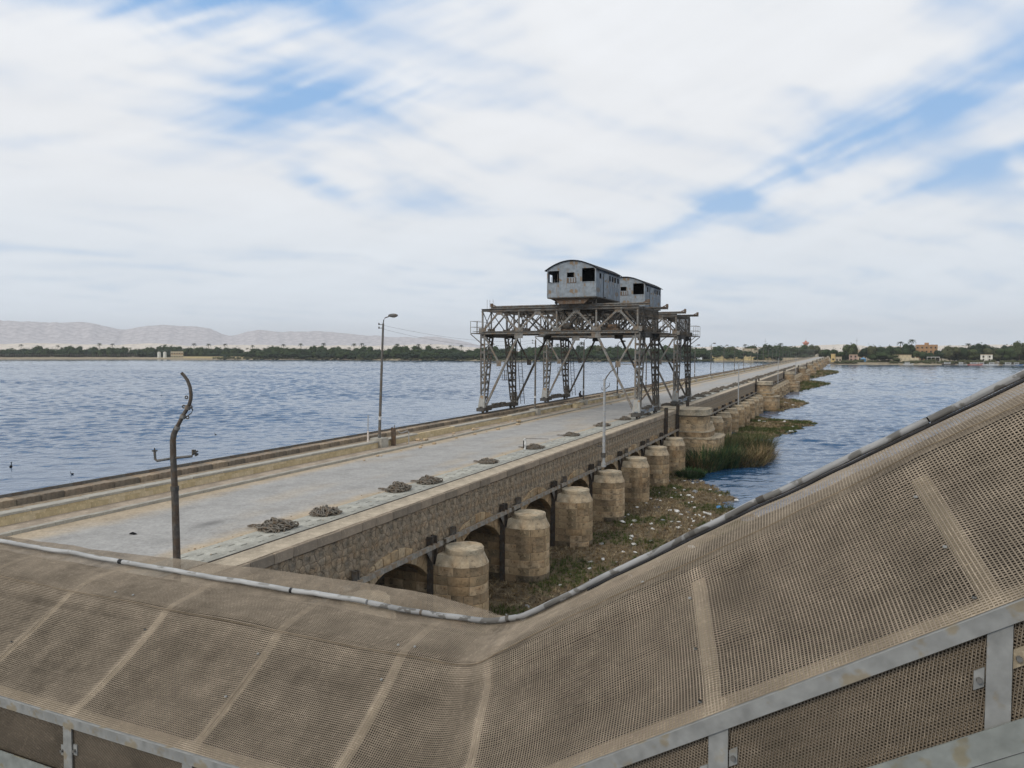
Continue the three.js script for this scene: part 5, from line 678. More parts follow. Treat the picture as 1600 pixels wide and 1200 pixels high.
// water birds on the upstream pool
{
  const g = new THREE.SphereGeometry(1, 12, 8); g.scale(0.26, 0.12, 0.12); const body = flat(g), neck = new MB().tube([V(0.2, 0.05, 0), V(0.26, 0.2, 0), V(0.25, 0.32, 0)], 0.035, 6, 0.03).geo(0.9), hd = flat(new THREE.SphereGeometry(0.055, 8, 6)), bill = new MB().bar(V(0.28, 0.33, 0), V(0.40, 0.31, 0), 0.02, 0.02).geo();
  [[-71.46, 45.13, 1.5, 'dark water bird swimming alone at the lower left edge'], [-62.2, 44.6, 0.8, 'dark water bird low in the water close to the parapet at left'], [-74.42, 73.27, 1, 'small dark water bird afloat right of the broken lamp post'], [-151.5, 132.1, 1.3, 'tiny dark water bird far out beside the top of the broken lamp post']].forEach(([x, s, k, label], i) => { const t = thing('water_bird', label, 'bird', [x, 0.06, -s], i * 1.3 + 2.4, 'birds on the water'); part('body', body, M.dark, t); part('neck', neck, M.dark, t); part('head', hd, M.dark, t).position.set(0.26, 0.33, 0); part('bill', bill, M.rust, t); t.scale.setScalar(k * 0.7); });
}
// ================================================================ trees of the far banks
const crownGeo = (seed, n, leaf, squash = 1) => { const r = rng(seed), mb = new MB(), lobes = []; for (let i = 0; i < 9; i++) { const a = r() * 6.28, d = Math.sqrt(r()) * 0.34; lobes.push([Math.cos(a) * d, 0.34 + r() * 0.42, Math.sin(a) * d, 0.15 + r() * 0.14]); } lobes.push([0, 0.55, 0, 0.3]);
  for (const [x, y, z, q] of lobes) { const g = new THREE.IcosahedronGeometry(q * 0.72, 1); mb.add(g, new THREE.Matrix4().makeTranslation(x, y * squash, z)); }
  for (let i = 0; i < n; i++) { const [x, y, z, q] = lobes[(r() * lobes.length) | 0], u = r() * 2 - 1, a = r() * 6.28, w = Math.sqrt(1 - u * u), N = V(Math.cos(a) * w, u, Math.sin(a) * w), c = V(x, y * squash, z).addScaledVector(N, q * (0.72 + r() * 0.5)), up = V(r() - 0.5, r() - 0.5, r() - 0.5).normalize(), s = N.clone().addScaledVector(up, 0.8).normalize().cross(up).normalize(), t = s.clone().cross(N).normalize(), l = leaf * (0.6 + r() * 0.9); mb.quad(c.clone().addScaledVector(s, -l), c.clone().addScaledVector(t, -l * 0.7), c.clone().addScaledVector(s, l), c.clone().addScaledVector(t, l * 0.8)); } return mb.geo(); };
const LEAF = [[0.030, 0.046, 0.022], [0.040, 0.058, 0.024], [0.055, 0.068, 0.030], [0.026, 0.040, 0.024], [0.070, 0.075, 0.038]].map((c) => { const m = new THREE.MeshPhysicalMaterial({ color: new THREE.Color().setRGB(c[0] / 0.63, c[1] / 0.63, c[2] / 0.63), roughness: 0.95, specularIntensity: 0.15, side: THREE.DoubleSide }); m.map = scaled(T.leaf, 0.21); return m; });
const crowns = [0, 1, 2, 3].map((i) => crownGeo(810 + i, 420, 0.035, [1, 0.85, 1.1, 0.95][i])), bark = mat(0.10, 0.08, 0.06, T.stone, 0.8);
const trunkGeo = new MB().tube([V(0, -0.1, 0), V(0.01, 0.2, 0), V(0, 0.5, 0.01)], 0.035, 7, 0.018).tube([V(0, 0.2, 0), V(0.12, 0.45, 0.05)], 0.018, 5, 0.008).tube([V(0, 0.25, 0), V(-0.1, 0.5, -0.06)], 0.016, 5, 0.008).geo(0.8);
const palmGeo = (() => { const mb = new MB(), r = rng(5); for (let i = 0; i < 17; i++) { const a = i * 2.4, up = 0.9 - (i / 17) * 1.25, L = 0.17 + r() * 0.03, p = (k, sd) => { const y = 1 + up * L * k - 0.55 * L * k * k * 1.6, d = L * k * Math.cos(up * 0.5); return V(Math.cos(a) * d - Math.sin(a) * sd * 0.022 * (1 - k * 0.7), y - Math.abs(sd) * 0.012, Math.sin(a) * d + Math.cos(a) * sd * 0.022 * (1 - k * 0.7)); }; for (let j = 0; j < 4; j++) for (const sd of [-1, 1]) mb.quad(p(j / 4, 0), p(j / 4, sd), p((j + 1) / 4, sd), p((j + 1) / 4, 0)); } return mb.geo(); })(), palmTrunk = new MB().tube([V(0.02, -0.05, 0), V(0, 0.5, 0), V(0, 1, 0)], 0.018, 7, 0.013).geo(0.8);
const pxDeg = (px) => Math.atan((px - 800) / 1170) * 180 / Math.PI;
function tree(label, deg, dist, h, w, kind, v, group) { const p = bearing(deg, dist, 0), t = thing(kind === 'palm' ? 'palm_tree' : 'tree', label, kind === 'palm' ? 'palm' : 'tree', [p.x, landHeight(Math.max(0, dist - bankShore(deg))) - 0.1, p.z], hash(v, 3, 8) * 6.28, group); if (kind === 'palm') { part('crown', palmGeo, LEAF[v % 2 ? 1 : 3], t).scale.setScalar(h); part('trunk', palmTrunk, bark, t).scale.setScalar(h); t.children[0].scale.set(h * 1.05, h, h * 1.05); } else { part('crown', crowns[v % 4], LEAF[v % 5], t).scale.set(w * 1.25, h * 1.08, w * 1.25); part('trunk', trunkGeo, bark, t).scale.set(h * 0.9, h, h * 0.9); } return t; }
{
  // the wood along the upstream bank reads as one mass
  const r = rng(909), N = 230; crowns.forEach((g, v) => { const im = new THREE.InstancedMesh(g, LEAF[[0, 3, 1, 0][v]], N), m = new THREE.Matrix4(), q = new THREE.Quaternion(); im.name = numbered('riverside_wood'); for (let i = 0; i < N; i++) { const deg = mix(-36, 21.5, r()), left = smooth(-21, -24, deg), sh = bankShore(deg), d = sh + mix(9, 75, left) + Math.pow(r(), 1.3) * 70, H = (8 + r() * 6.5) * mix(1, 1.0, left) * (d - sh < 25 ? 0.72 : 1), W = 9 + r() * 8, p = bearing(deg, d, landHeight(d - sh) - 1.4 - H * 0.12); q.setFromEuler(new THREE.Euler(0, r() * 6.28, 0)); m.compose(p, q, V(W * 1.3, H * 1.35, W * 1.3)); im.setMatrixAt(i, m); } im.castShadow = true; tag(stuff(im), 'dense dark green wood lining the far upstream bank', 'wood'); scene.add(im); });
  // the town-side grove behind the named trees
  { const N = 60, im = new THREE.InstancedMesh(crowns[2], LEAF[3], N), m = new THREE.Matrix4(), q = new THREE.Quaternion(); im.name = numbered('town_grove'); for (let i = 0; i < N; i++) { const deg = i < 44 ? mix(29.8, 37, r()) : mix(23.6, 29, r()), d = bankShore(deg) + 50 + r() * 60, H = 8 + r() * 5, W = 9 + r() * 7, p = bearing(deg, d, landHeight(60) - 1.4 - H * 0.12); q.setFromEuler(new THREE.Euler(0, r() * 6.28, 0)); m.compose(p, q, V(W * 1.3, H * 1.35, W * 1.3)); im.setMatrixAt(i, m); } tag(stuff(im), 'grove of dark trees behind the town quay', 'grove'); scene.add(im); }
  { const N = 170, im = new THREE.InstancedMesh(palmGeo, LEAF[1], N), m = new THREE.Matrix4(), q = new THREE.Quaternion(); im.name = numbered('palm_grove'); for (let i = 0; i < N; i++) { const deg = mix(-34, 21, r()), left = smooth(-21, -24, deg), d = bankShore(deg) + mix(10, 80, left) + r() * 45, H = 8 + r() * 7.5; q.setFromEuler(new THREE.Euler((r() - 0.5) * 0.1, r() * 6.28, (r() - 0.5) * 0.1)); m.compose(bearing(deg, d, 1), q, V(H * 1.15, H, H * 1.15)); im.setMatrixAt(i, m); } tag(stuff(im), 'palm crowns mixed into the wood along the far upstream bank', 'palm grove'); scene.add(im); }
  // low scrub at the water's edge
  const N2 = 520, im = new THREE.InstancedMesh(crowns[1], LEAF[4], N2), m = new THREE.Matrix4(), q = new THREE.Quaternion(); im.name = 'shore_scrub'; for (let i = 0; i < N2; i++) { const deg = r() < 0.7 ? mix(-22, 15, r()) : mix(23.3, 36, r()), sh = bankShore(deg), d = sh + 0.5 + r() * (deg > 14 && deg < 22.8 ? 1.5 : 9), H = (deg > 14 && deg < 22.8 ? 0.4 : 1) * 1.2 + r() * 2.6; const p = bearing(deg, d, landHeight(d - sh) - 0.5 - H * 0.2); q.setFromEuler(new THREE.Euler(0, r() * 6.28, 0)); m.compose(p, q, V(3 + r() * 4, H * 1.3, 3 + r() * 4)); im.setMatrixAt(i, m); } tag(stuff(im), 'low olive scrub along the foot of the far banks', 'scrub'); scene.add(im);
  // palms standing above the wood
  [30, 62, 95, 160, 178, 262, 305, 330, 352, 398, 440, 470, 505, 555, 565, 620, 655, 702, 720, 868, 905, 1165, 1219].forEach((px, i) => { const deg = pxDeg(px + (r() - 0.5) * 8); tree('palm standing above the wood on the far upstream bank', deg, bankShore(deg) + (px < 290 ? 110 : 40) + r() * 30, 15.5 + r() * 4.5, 6, 'palm', i, 'palms above the upstream wood'); });
  // bigger round crowns that stand out of the wood behind the gantries
  [[755, 15], [830, 16], [852, 15], [905, 17], [938, 18], [960, 17], [1040, 15], [1072, 17], [1128, 16], [1144, 17], [1197, 16], [1212, 17], [1247, 16], [1262, 16.5], [1270, 15]].forEach(([px, h], i) => { const deg = pxDeg(px); tree('taller round-crowned tree rising from the wood behind the gantries and lamps', deg, bankShore(deg) + 35 + r() * 25, h, 10 + r() * 4, 'tree', i, 'tall trees of the upstream wood'); });
  // the town side
  const T2 = [[1299, 13, 8, 30, 'tree', 'tall rounded dark tree just right of the far end of the barrage'], [1311, 10, 7, 40, 'tree', 'smaller tree right of the tall one at the barrage end'], [1330, 14, 10, 26, 'tree', 'broad dark tree in front of the pink house'], [1352, 12, 9, 34, 'tree', 'dark tree right of the pink house'], [1363, 15, 9, 30, 'tree', 'tall tree left of the leaning dark tree on the town bank'], [1383, 15, 10, 30, 'tree', 'rounded grey-green tree above the green bush on the town bank'], [1375, 8, 13, 8, 'tree', 'wide bright green bush hanging over the town bank'], [1389, 7, 12, 8, 'tree', 'second wide green bush on the town bank'], [1406, 19, 6, 40, 'palm', 'tall palm left of the twin palms'], [1424, 21, 6, 36, 'palm', 'tallest palm left of the orange block'], [1417, 14, 9, 36, 'tree', 'dark tree under the tall palms'], [1403, 12, 9, 36, 'tree', 'dark tree left of the tall palms'], [1437, 10, 8, 24, 'tree', 'small tree in front of the orange block'], [1471, 11, 9, 30, 'tree', 'tree touching the right side of the orange block'], [1484, 12, 11, 30, 'tree', 'second tree right of the orange block'], [1498, 13, 11, 34, 'tree', 'third tree right of the orange block'], [1512, 17, 6, 38, 'palm', 'palm above the tree row right of the orange block'], [1515, 12, 12, 36, 'tree', 'broad tree behind the white boats'], [1531, 14, 10, 40, 'tree', 'grey-green tree above the white boats'], [1546, 12, 12, 36, 'tree', 'dark tree right of the white boats'], [1562, 12, 11, 40, 'tree', 'broad dark tree near the right end of the quay'], [1575, 13, 12, 34, 'tree', 'big dark tree near the right frame edge'], [1592, 15, 11, 34, 'tree', 'tall dark tree at the right frame edge'], [1605, 14, 12, 40, 'tree', 'tree cut by the right frame edge'], [1343, 9, 7, 60, 'tree', 'small tree behind the pale house'], [1447, 9, 8, 20, 'tree', 'low dark tree in front of the orange block'], [1291, 10, 8, 190, 'tree', 'brown-green tree over the end of the road'], [1283, 11, 9, 200, 'tree', 'dark tree left of the end of the road']];
  T2.forEach(([px, h, w, d, kind, label], i) => { const deg = pxDeg(px); tree(label, deg, bankShore(Math.max(deg, 23.3)) + d, kind === 'palm' ? h * 0.92 : h * 1.06, w * 1.3, kind, i); });
}

// ================================================================ buildings, walls and boats of the far banks
function house(name, label, category, deg, d, w, h, dep, wallM, o = {}) {
  const sh = bankShore(o.shoreDeg ?? deg), p = bearing(deg, sh + d, landHeight(d) - 0.4), a = deg * Math.PI / 180 - YAW, t = thing(name, label, category, [p.x, p.y, p.z], -a + (o.turn ?? 0), o.group);
  part('wall', new MB().box(-w / 2, w / 2, 0, h, -dep / 2, dep / 2).geo(), wallM, t); part('roof', new MB().box(-w / 2 - 0.15, w / 2 + 0.15, h + 0.003, h + 0.35, -dep / 2 - 0.15, dep / 2 + 0.15).geo(), o.roof ?? M.ashlar2, t);
  if (o.stair) part('stair_head', new MB().box(-w * 0.1, w * 0.1, h + 0.35, h + 2.2, -1.5, 1.5).geo(), wallM, t);
  if (o.band) part('band', new MB().box(-w / 2 - 0.05, w / 2 + 0.05, h * 0.55, h * 0.68, dep / 2 - 0.1, dep / 2 + 0.06).geo(), o.band, t);
  const rows = o.rows ?? 1, cols = o.cols ?? 2; for (let r = 0; r < rows; r++) for (let c = 0; c < cols; c++) { const x = -w / 2 + (c + 0.5) * w / cols, y = 0.9 + (r + 0.12) * (h - 0.8) / rows, ww = Math.min(1.2, w / cols * 0.45), hh = Math.min(1.5, h / rows * 0.5); const f = part('window', new MB().box(x - ww / 2 - 0.1, x + ww / 2 + 0.1, y - 0.1, y + hh + 0.1, dep / 2 + 0.003, dep / 2 + 0.08).geo(), M.capstone, t); part('pane', new MB().box(x - ww / 2, x + ww / 2, y, y + hh, dep / 2 + 0.083, dep / 2 + 0.09).geo(), M.dark, f); }
  return t;
}
{
  const plaster = (r, g, b) => mat(r, g, b, T.dust, 3.5), D = pxDeg;
  house('apartment_block', 'orange-brown brick block with flat roof, tallest building on the town bank', 'building', D(1447), 42, 17.5, 15.0, 12, plaster(0.36, 0.215, 0.115), { rows: 4, cols: 5, stair: true, roof: plaster(0.34, 0.2, 0.11) });
  house('house', 'pinkish house beneath the broad dark tree on the town bank', 'house', D(1333), 14, 7, 6.3, 6, plaster(0.40, 0.28, 0.23), { rows: 2, cols: 2 });
  house('house', 'pale cream house behind the pink one', 'house', D(1343), 60, 9, 10.2, 8, plaster(0.50, 0.40, 0.30), { rows: 3, cols: 3 });
  house('gatehouse', 'yellow gatehouse at the far end of the barrage', 'gatehouse', D(1301.5), 12, 3.6, 7.0, 5, plaster(0.52, 0.38, 0.17), { rows: 1, cols: 1 });
  house('house', 'beige flat-roofed house right of the yellow gatehouse', 'house', D(1310), 10, 5, 4.6, 5, plaster(0.40, 0.33, 0.24), { rows: 1, cols: 2 });
  house('house', 'low cream building behind the trees left of the orange block', 'house', D(1408), 30, 16, 6.0, 8, plaster(0.52, 0.44, 0.31), { rows: 1, cols: 4 });
  house('house', 'small white building at the right end of the quay', 'house', D(1541), 26, 9, 6.4, 6, plaster(0.6, 0.58, 0.54), { rows: 2, cols: 2 });
  house('pale_building', 'pale two-storey building with dark openings behind the yellow balustrade wall', 'building', D(1172), 34, 17, 12.2, 10, plaster(0.46, 0.39, 0.29), { rows: 2, cols: 4 });
  house('house', 'reddish-roofed low house among trees left of the barrage end', 'house', D(1238), 60, 12, 12.8, 8, plaster(0.42, 0.33, 0.24), { rows: 2, cols: 3, roof: M.rust });
  house('pump_house', 'pale flat-roofed pump house with an orange band on the far left bank', 'building', D(277), 16, 16, 9.2, 9, plaster(0.50, 0.43, 0.30), { rows: 2, cols: 5, band: plaster(0.42, 0.22, 0.09) });
  house('hut', 'ochre hut at the water edge seen under the nearer gantry', 'hut', D(949), 7, 5.2, 3.8, 4, plaster(0.45, 0.30, 0.15), { rows: 1, cols: 1 });
  house('hut', 'tiny white hut at the water edge seen under the nearer gantry', 'hut', D(907), 5, 3.6, 2.4, 3, plaster(0.7, 0.7, 0.68), { rows: 1, cols: 1 });
  house('house', 'ochre and red house on the bank seen just left of the right gantry legs', 'house', D(988), 12, 8, 5.2, 6, plaster(0.42, 0.27, 0.15), { rows: 1, cols: 2, roof: M.rust });
  house('house', 'yellow wall-like house on the bank seen between the right gantry legs', 'house', D(1037), 9, 7, 3.4, 5, plaster(0.48, 0.39, 0.2), { rows: 1, cols: 3 });
  // walls
  const wall = (label, x0, x1, d, h, m, posts, name = 'boundary_wall') => { const a = bearing(D(x0), bankShore(D(x0)) + d, 0), b = bearing(D(x1), bankShore(D(x1)) + d, 0), y = landHeight(d) - 0.5, t = thing(name, label, 'wall', [a.x, y, a.z], Math.atan2(-(b.z - a.z), b.x - a.x)), L = Math.hypot(b.x - a.x, b.z - a.z); part('panel', new MB().box(0, L, 0, h, -0.25, 0.25).geo(), m, t); part('capping', new MB().box(-0.1, L + 0.1, h + 0.003, h + 0.2, -0.35, 0.35).geo(), M.capstone, t); if (posts) { const g = new MB().box(-0.35, 0.35, 0, h + 0.9, -0.4, 0.4).box(-0.45, 0.45, h + 0.9, h + 1.15, -0.5, 0.5).geo(); for (let x = 0; x <= L; x += posts) part('pillar', g, m, t).position.x = x; } return t; };
  wall('long yellow-cream balustrade wall with pillars on the far bank left of the barrage', 1113, 1205, 8, 4.2, plaster(0.52, 0.42, 0.22), 5.2, 'balustrade_wall');
  wall('continuation of the cream embankment wall running towards the barrage end', 1206, 1266, 7, 3.2, plaster(0.46, 0.39, 0.28), 0);
  wall('long low yellow wall beside the pump house on the far left bank', 287, 382, 9, 2.8, plaster(0.50, 0.42, 0.24), 0);
  wall('pale column-fronted wall on the town bank left of the orange block', 1398, 1436, 14, 3.6, plaster(0.52, 0.45, 0.33), 3.2);
  wall('dark stone quay edge along the town bank on the right', 1455, 1606, 2.2, 1.6, plaster(0.22, 0.2, 0.17), 0, 'quay_wall');
  wall('low grey-beige bank wall left of the quay', 1335, 1390, 1.5, 1.2, plaster(0.26, 0.24, 0.19), 0);
  // twin white silos
  [[249, 'left one of the twin white silos on the far left bank'], [258, 'right one of the twin white silos on the far left bank']].forEach(([px, label]) => { const deg = D(px), p = bearing(deg, bankShore(deg) + 28, 1.5), t = thing('silo', label, 'silo', [p.x, p.y, p.z]); part('shaft', flat(new THREE.CylinderGeometry(2.0, 2.2, 8, 18).translate(0, 4, 0)), plaster(0.66, 0.65, 0.6), t); part('cap', flat(new THREE.ConeGeometry(2.2, 1.2, 18).translate(0, 8.6, 0)), plaster(0.5, 0.45, 0.4), t); });
  // white tents
  [[1072, 10, 'left long white tent on the far bank behind the gantry legs'], [1088, 12, 'right long white tent on the far bank behind the gantry legs']].forEach(([px, w, label]) => { const deg = D(px), p = bearing(deg, bankShore(deg) + 10, 1.6), t = thing('tent', label, 'tent', [p.x, p.y, p.z], -(deg * Math.PI / 180 - YAW)); const g = new MB(), n = 8; for (let i = 0; i < n; i++) { const a = Math.PI * i / n, b = Math.PI * (i + 1) / n; g.quad(V(-w / 2, Math.sin(a) * 3, Math.cos(a) * 2.5), V(w / 2, Math.sin(a) * 3, Math.cos(a) * 2.5), V(w / 2, Math.sin(b) * 3, Math.cos(b) * 2.5), V(-w / 2, Math.sin(b) * 3, Math.cos(b) * 2.5)); } for (let i = 1; i < n; i++) for (const x of [-w / 2, w / 2]) { const a = Math.PI * i / n, b = Math.PI * (i + 1) / n; g.tri(V(x, 0, 2.5), V(x, Math.sin(a) * 3, Math.cos(a) * 2.5), V(x, Math.sin(b) * 3, Math.cos(b) * 2.5)); } part('canvas', g.geo(), mat(0.62, 0.66, 0.68, T.dust, 2), t); part('door', new MB().box(-0.8, 0.8, 0, 2, 2.3, 2.53).geo(), M.dark, t); });
  // red and white water tower, masts
  { const deg = D(1258.5), p = bearing(deg, 1500, 3), t = thing('water_tower', 'red and white mushroom-shaped water tower above the trees', 'water tower', [p.x, p.y, p.z]); part('shaft', flat(new THREE.CylinderGeometry(2.0, 2.6, 22, 16).translate(0, 11, 0)), plaster(0.62, 0.52, 0.46), t); part('bowl', flat(new THREE.LatheGeometry([[2, 18.5], [5.6, 23], [5.8, 24.6], [2.2, 25.2], [2.0, 27.5], [0, 27.6]].map(([x, y]) => new THREE.Vector2(x, y)), 20)), plaster(0.50, 0.22, 0.17), t); part('mast', new MB().tube([V(0, 27, 0), V(0, 33, 0)], 0.25, 6, 0.1).geo(), M.rust, t); }
  [[1195, 24, 'thin lattice mast above the trees left of the water tower'], [1338, 22, 'thin mast above the houses right of the barrage end'], [985, 21, 'thin cross-armed pole above the wood behind the right gantry legs']].forEach(([px, h, label]) => { const deg = D(px), p = bearing(deg, bankShore(deg) + 70, 2), t = thing('mast', label, 'mast', [p.x, p.y, p.z]); part('shaft', new MB().bar(V(0, 0, 0), V(0, h, 0), 0.16, 0.16).geo(), M.steel, t); part('cross_arm', new MB().bar(V(-1.5, h * 0.86, 0), V(1.5, h * 0.86, 0), 0.15, 0.15).geo(), M.steel, t); });
  // blue kiosk and grey pavilion
  { const deg = D(1348.5), p = bearing(deg, bankShore(deg) + 12, 1.4), t = thing('kiosk', 'small bright blue kiosk with pointed roof between pink house and bushes', 'kiosk', [p.x, p.y, p.z], -(deg * Math.PI / 180 - YAW)); part('wall', new MB().box(-2.4, 2.4, 0, 2.6, -2, 2).geo(), mat(0.10, 0.22, 0.36, T.dust, 2), t); part('roof', flat(new THREE.ConeGeometry(3.8, 1.7, 4).rotateY(Math.PI / 4).translate(0, 3.45, 0)), mat(0.14, 0.27, 0.42, T.dust, 2), t); part('door', new MB().box(-0.5, 0.5, 0, 2, 2.003, 2.05).geo(), M.dark, t); }
  { const deg = D(1458), p = bearing(deg, bankShore(deg) + 14, 1.4), t = thing('pavilion', 'open grey pavilion with flat roof on the quay below the orange block', 'pavilion', [p.x, p.y, p.z], -(deg * Math.PI / 180 - YAW)); part('roof', new MB().box(-5, 5, 4.2, 4.7, -3, 3).geo(), plaster(0.42, 0.41, 0.38), t); for (const x of [-4.7, -1.6, 1.6, 4.7]) for (const z of [-2.7, 2.7]) part('column', new MB().box(x - 0.18, x + 0.18, 0, 4.2, z - 0.18, z + 0.18).geo(), plaster(0.4, 0.39, 0.36), t); part('back_wall', new MB().box(-4.9, 4.9, 0, 2.6, -2.9, -2.7).geo(), M.steelDark, t); }
  // boats moored along the quay
  const boat = (label, px, L, m, off = -2.6, group) => { const deg = D(px), p = bearing(deg, bankShore(deg) + off - 2, TAIL), t = thing('boat', label, 'boat', [p.x, p.y, p.z], -(deg * Math.PI / 180 - YAW) + (hash(px | 0, 2, 3) - 0.5) * 0.3, group), w = L * 0.15, h = new MB(), n = 8, at = (k, y, sd) => V(mix(-L / 2, L / 2, k), y + (k > 0.7 ? (k - 0.7) * 1.4 : 0), sd * w * (1 - Math.max(0, (k - 0.55) / 0.45) ** 2 * 0.96) * (y > 0.5 ? 1 : 0.7)); for (let i = 0; i < n; i++) for (const sd of [-1, 1]) { const a = i / n, b = (i + 1) / n; h.quad(at(a, 0, sd), at(b, 0, sd), at(b, 0.9, sd), at(a, 0.9, sd)); h.quad(at(a, 0.9, sd), at(b, 0.9, sd), at(b, 0.9, 0), at(a, 0.9, 0)); } h.quad(at(0, 0, -1), at(0, 0, 1), at(0, 0.9, 1), at(0, 0.9, -1)); part('hull', h.geo(), m, t); part('cabin', new MB().box(-L * 0.32, L * 0.12, 0.9, 2.3, -w * 0.7, w * 0.7).geo(), M.white, t); part('canopy', new MB().box(-L * 0.36, L * 0.18, 2.303, 2.42, -w * 0.85, w * 0.85).geo(), M.white, t); part('window_band', new MB().box(-L * 0.28, L * 0.08, 1.4, 1.95, w * 0.7 + 0.003, w * 0.7 + 0.03).geo(), M.dark, t); return t; };
  boat('white motor boat moored alone at the low bank wall on the right', 1419, 8, M.white); boat('larger white boat with red stripe moored at the quay', 1524, 11, mat(0.5, 0.2, 0.17, T.dust, 2)); boat('white boat moored just right of the larger one', 1535, 8, M.white); boat('dark-hulled boat moored at the left end of the quay', 1482, 10, M.steelDark); boat('grey boat moored in the middle of the quay', 1503, 7, M.poleGrey); boat('white boat moored below the small white building', 1551, 8, M.white); boat('pale boat moored near the right frame edge', 1577, 9, M.poleGrey); boat('blue boat moored near the right frame edge', 1590, 8, mat(0.12, 0.2, 0.33, T.dust, 2));
  // parked cars on the quay
  [[1466, 'white car parked at the left of the quay', M.white], [1492, 'dark car parked on the quay between boats', M.steelDark], [1512, 'light grey car parked on the quay behind the boats', M.poleGrey], [1562, 'white car parked on the right of the quay', M.white]].forEach(([px, label, m]) => { const deg = D(px), p = bearing(deg, bankShore(deg) + 8, landHeight(8)), t = thing('parked_car', label, 'car', [p.x, p.y, p.z], -(deg * Math.PI / 180 - YAW)); part('body', stoneGeo(4.2, 0.7, 1.7, 0.12, 4, 0).translate(0, 0.65, 0), m, t); part('cabin', new MB().hex([V(-1.5, 1.0, 0.8), V(1.2, 1.0, 0.8), V(1.2, 1.0, -0.8), V(-1.5, 1.0, -0.8), V(-1.1, 1.5, 0.65), V(0.6, 1.5, 0.65), V(0.6, 1.5, -0.65), V(-1.1, 1.5, -0.65)]).geo(), M.dark, t); for (const x of [-1.3, 1.3]) for (const z of [-0.75, 0.75]) { const w = part('wheel', flat(new THREE.CylinderGeometry(0.33, 0.33, 0.2, 14).rotateX(1.57)), M.dark, t); w.position.set(x, 0.33, z); } });
  // fence along the far left bank
  { const a = bearing(D(-10), bankShore(D(-10)) + 40, 1.6), b = bearing(D(215), bankShore(D(215)) + 40, 1.6), t = thing('post_fence', 'long thin post fence along the sandy far left bank', 'fence', [a.x, a.y, a.z], Math.atan2(-(b.z - a.z), b.x - a.x)), L = Math.hypot(b.x - a.x, b.z - a.z), g = new MB().box(-0.15, 0.15, 0, 5, -0.15, 0.15).geo(); for (let x = 0; x < L; x += 3.4) part('post', g, M.steel, t).position.x = x; part('rail', new MB().box(0, L, 4.6, 4.8, -0.08, 0.08).box(0, L, 2.6, 2.75, -0.08, 0.08).geo(), M.steel, t); }
}

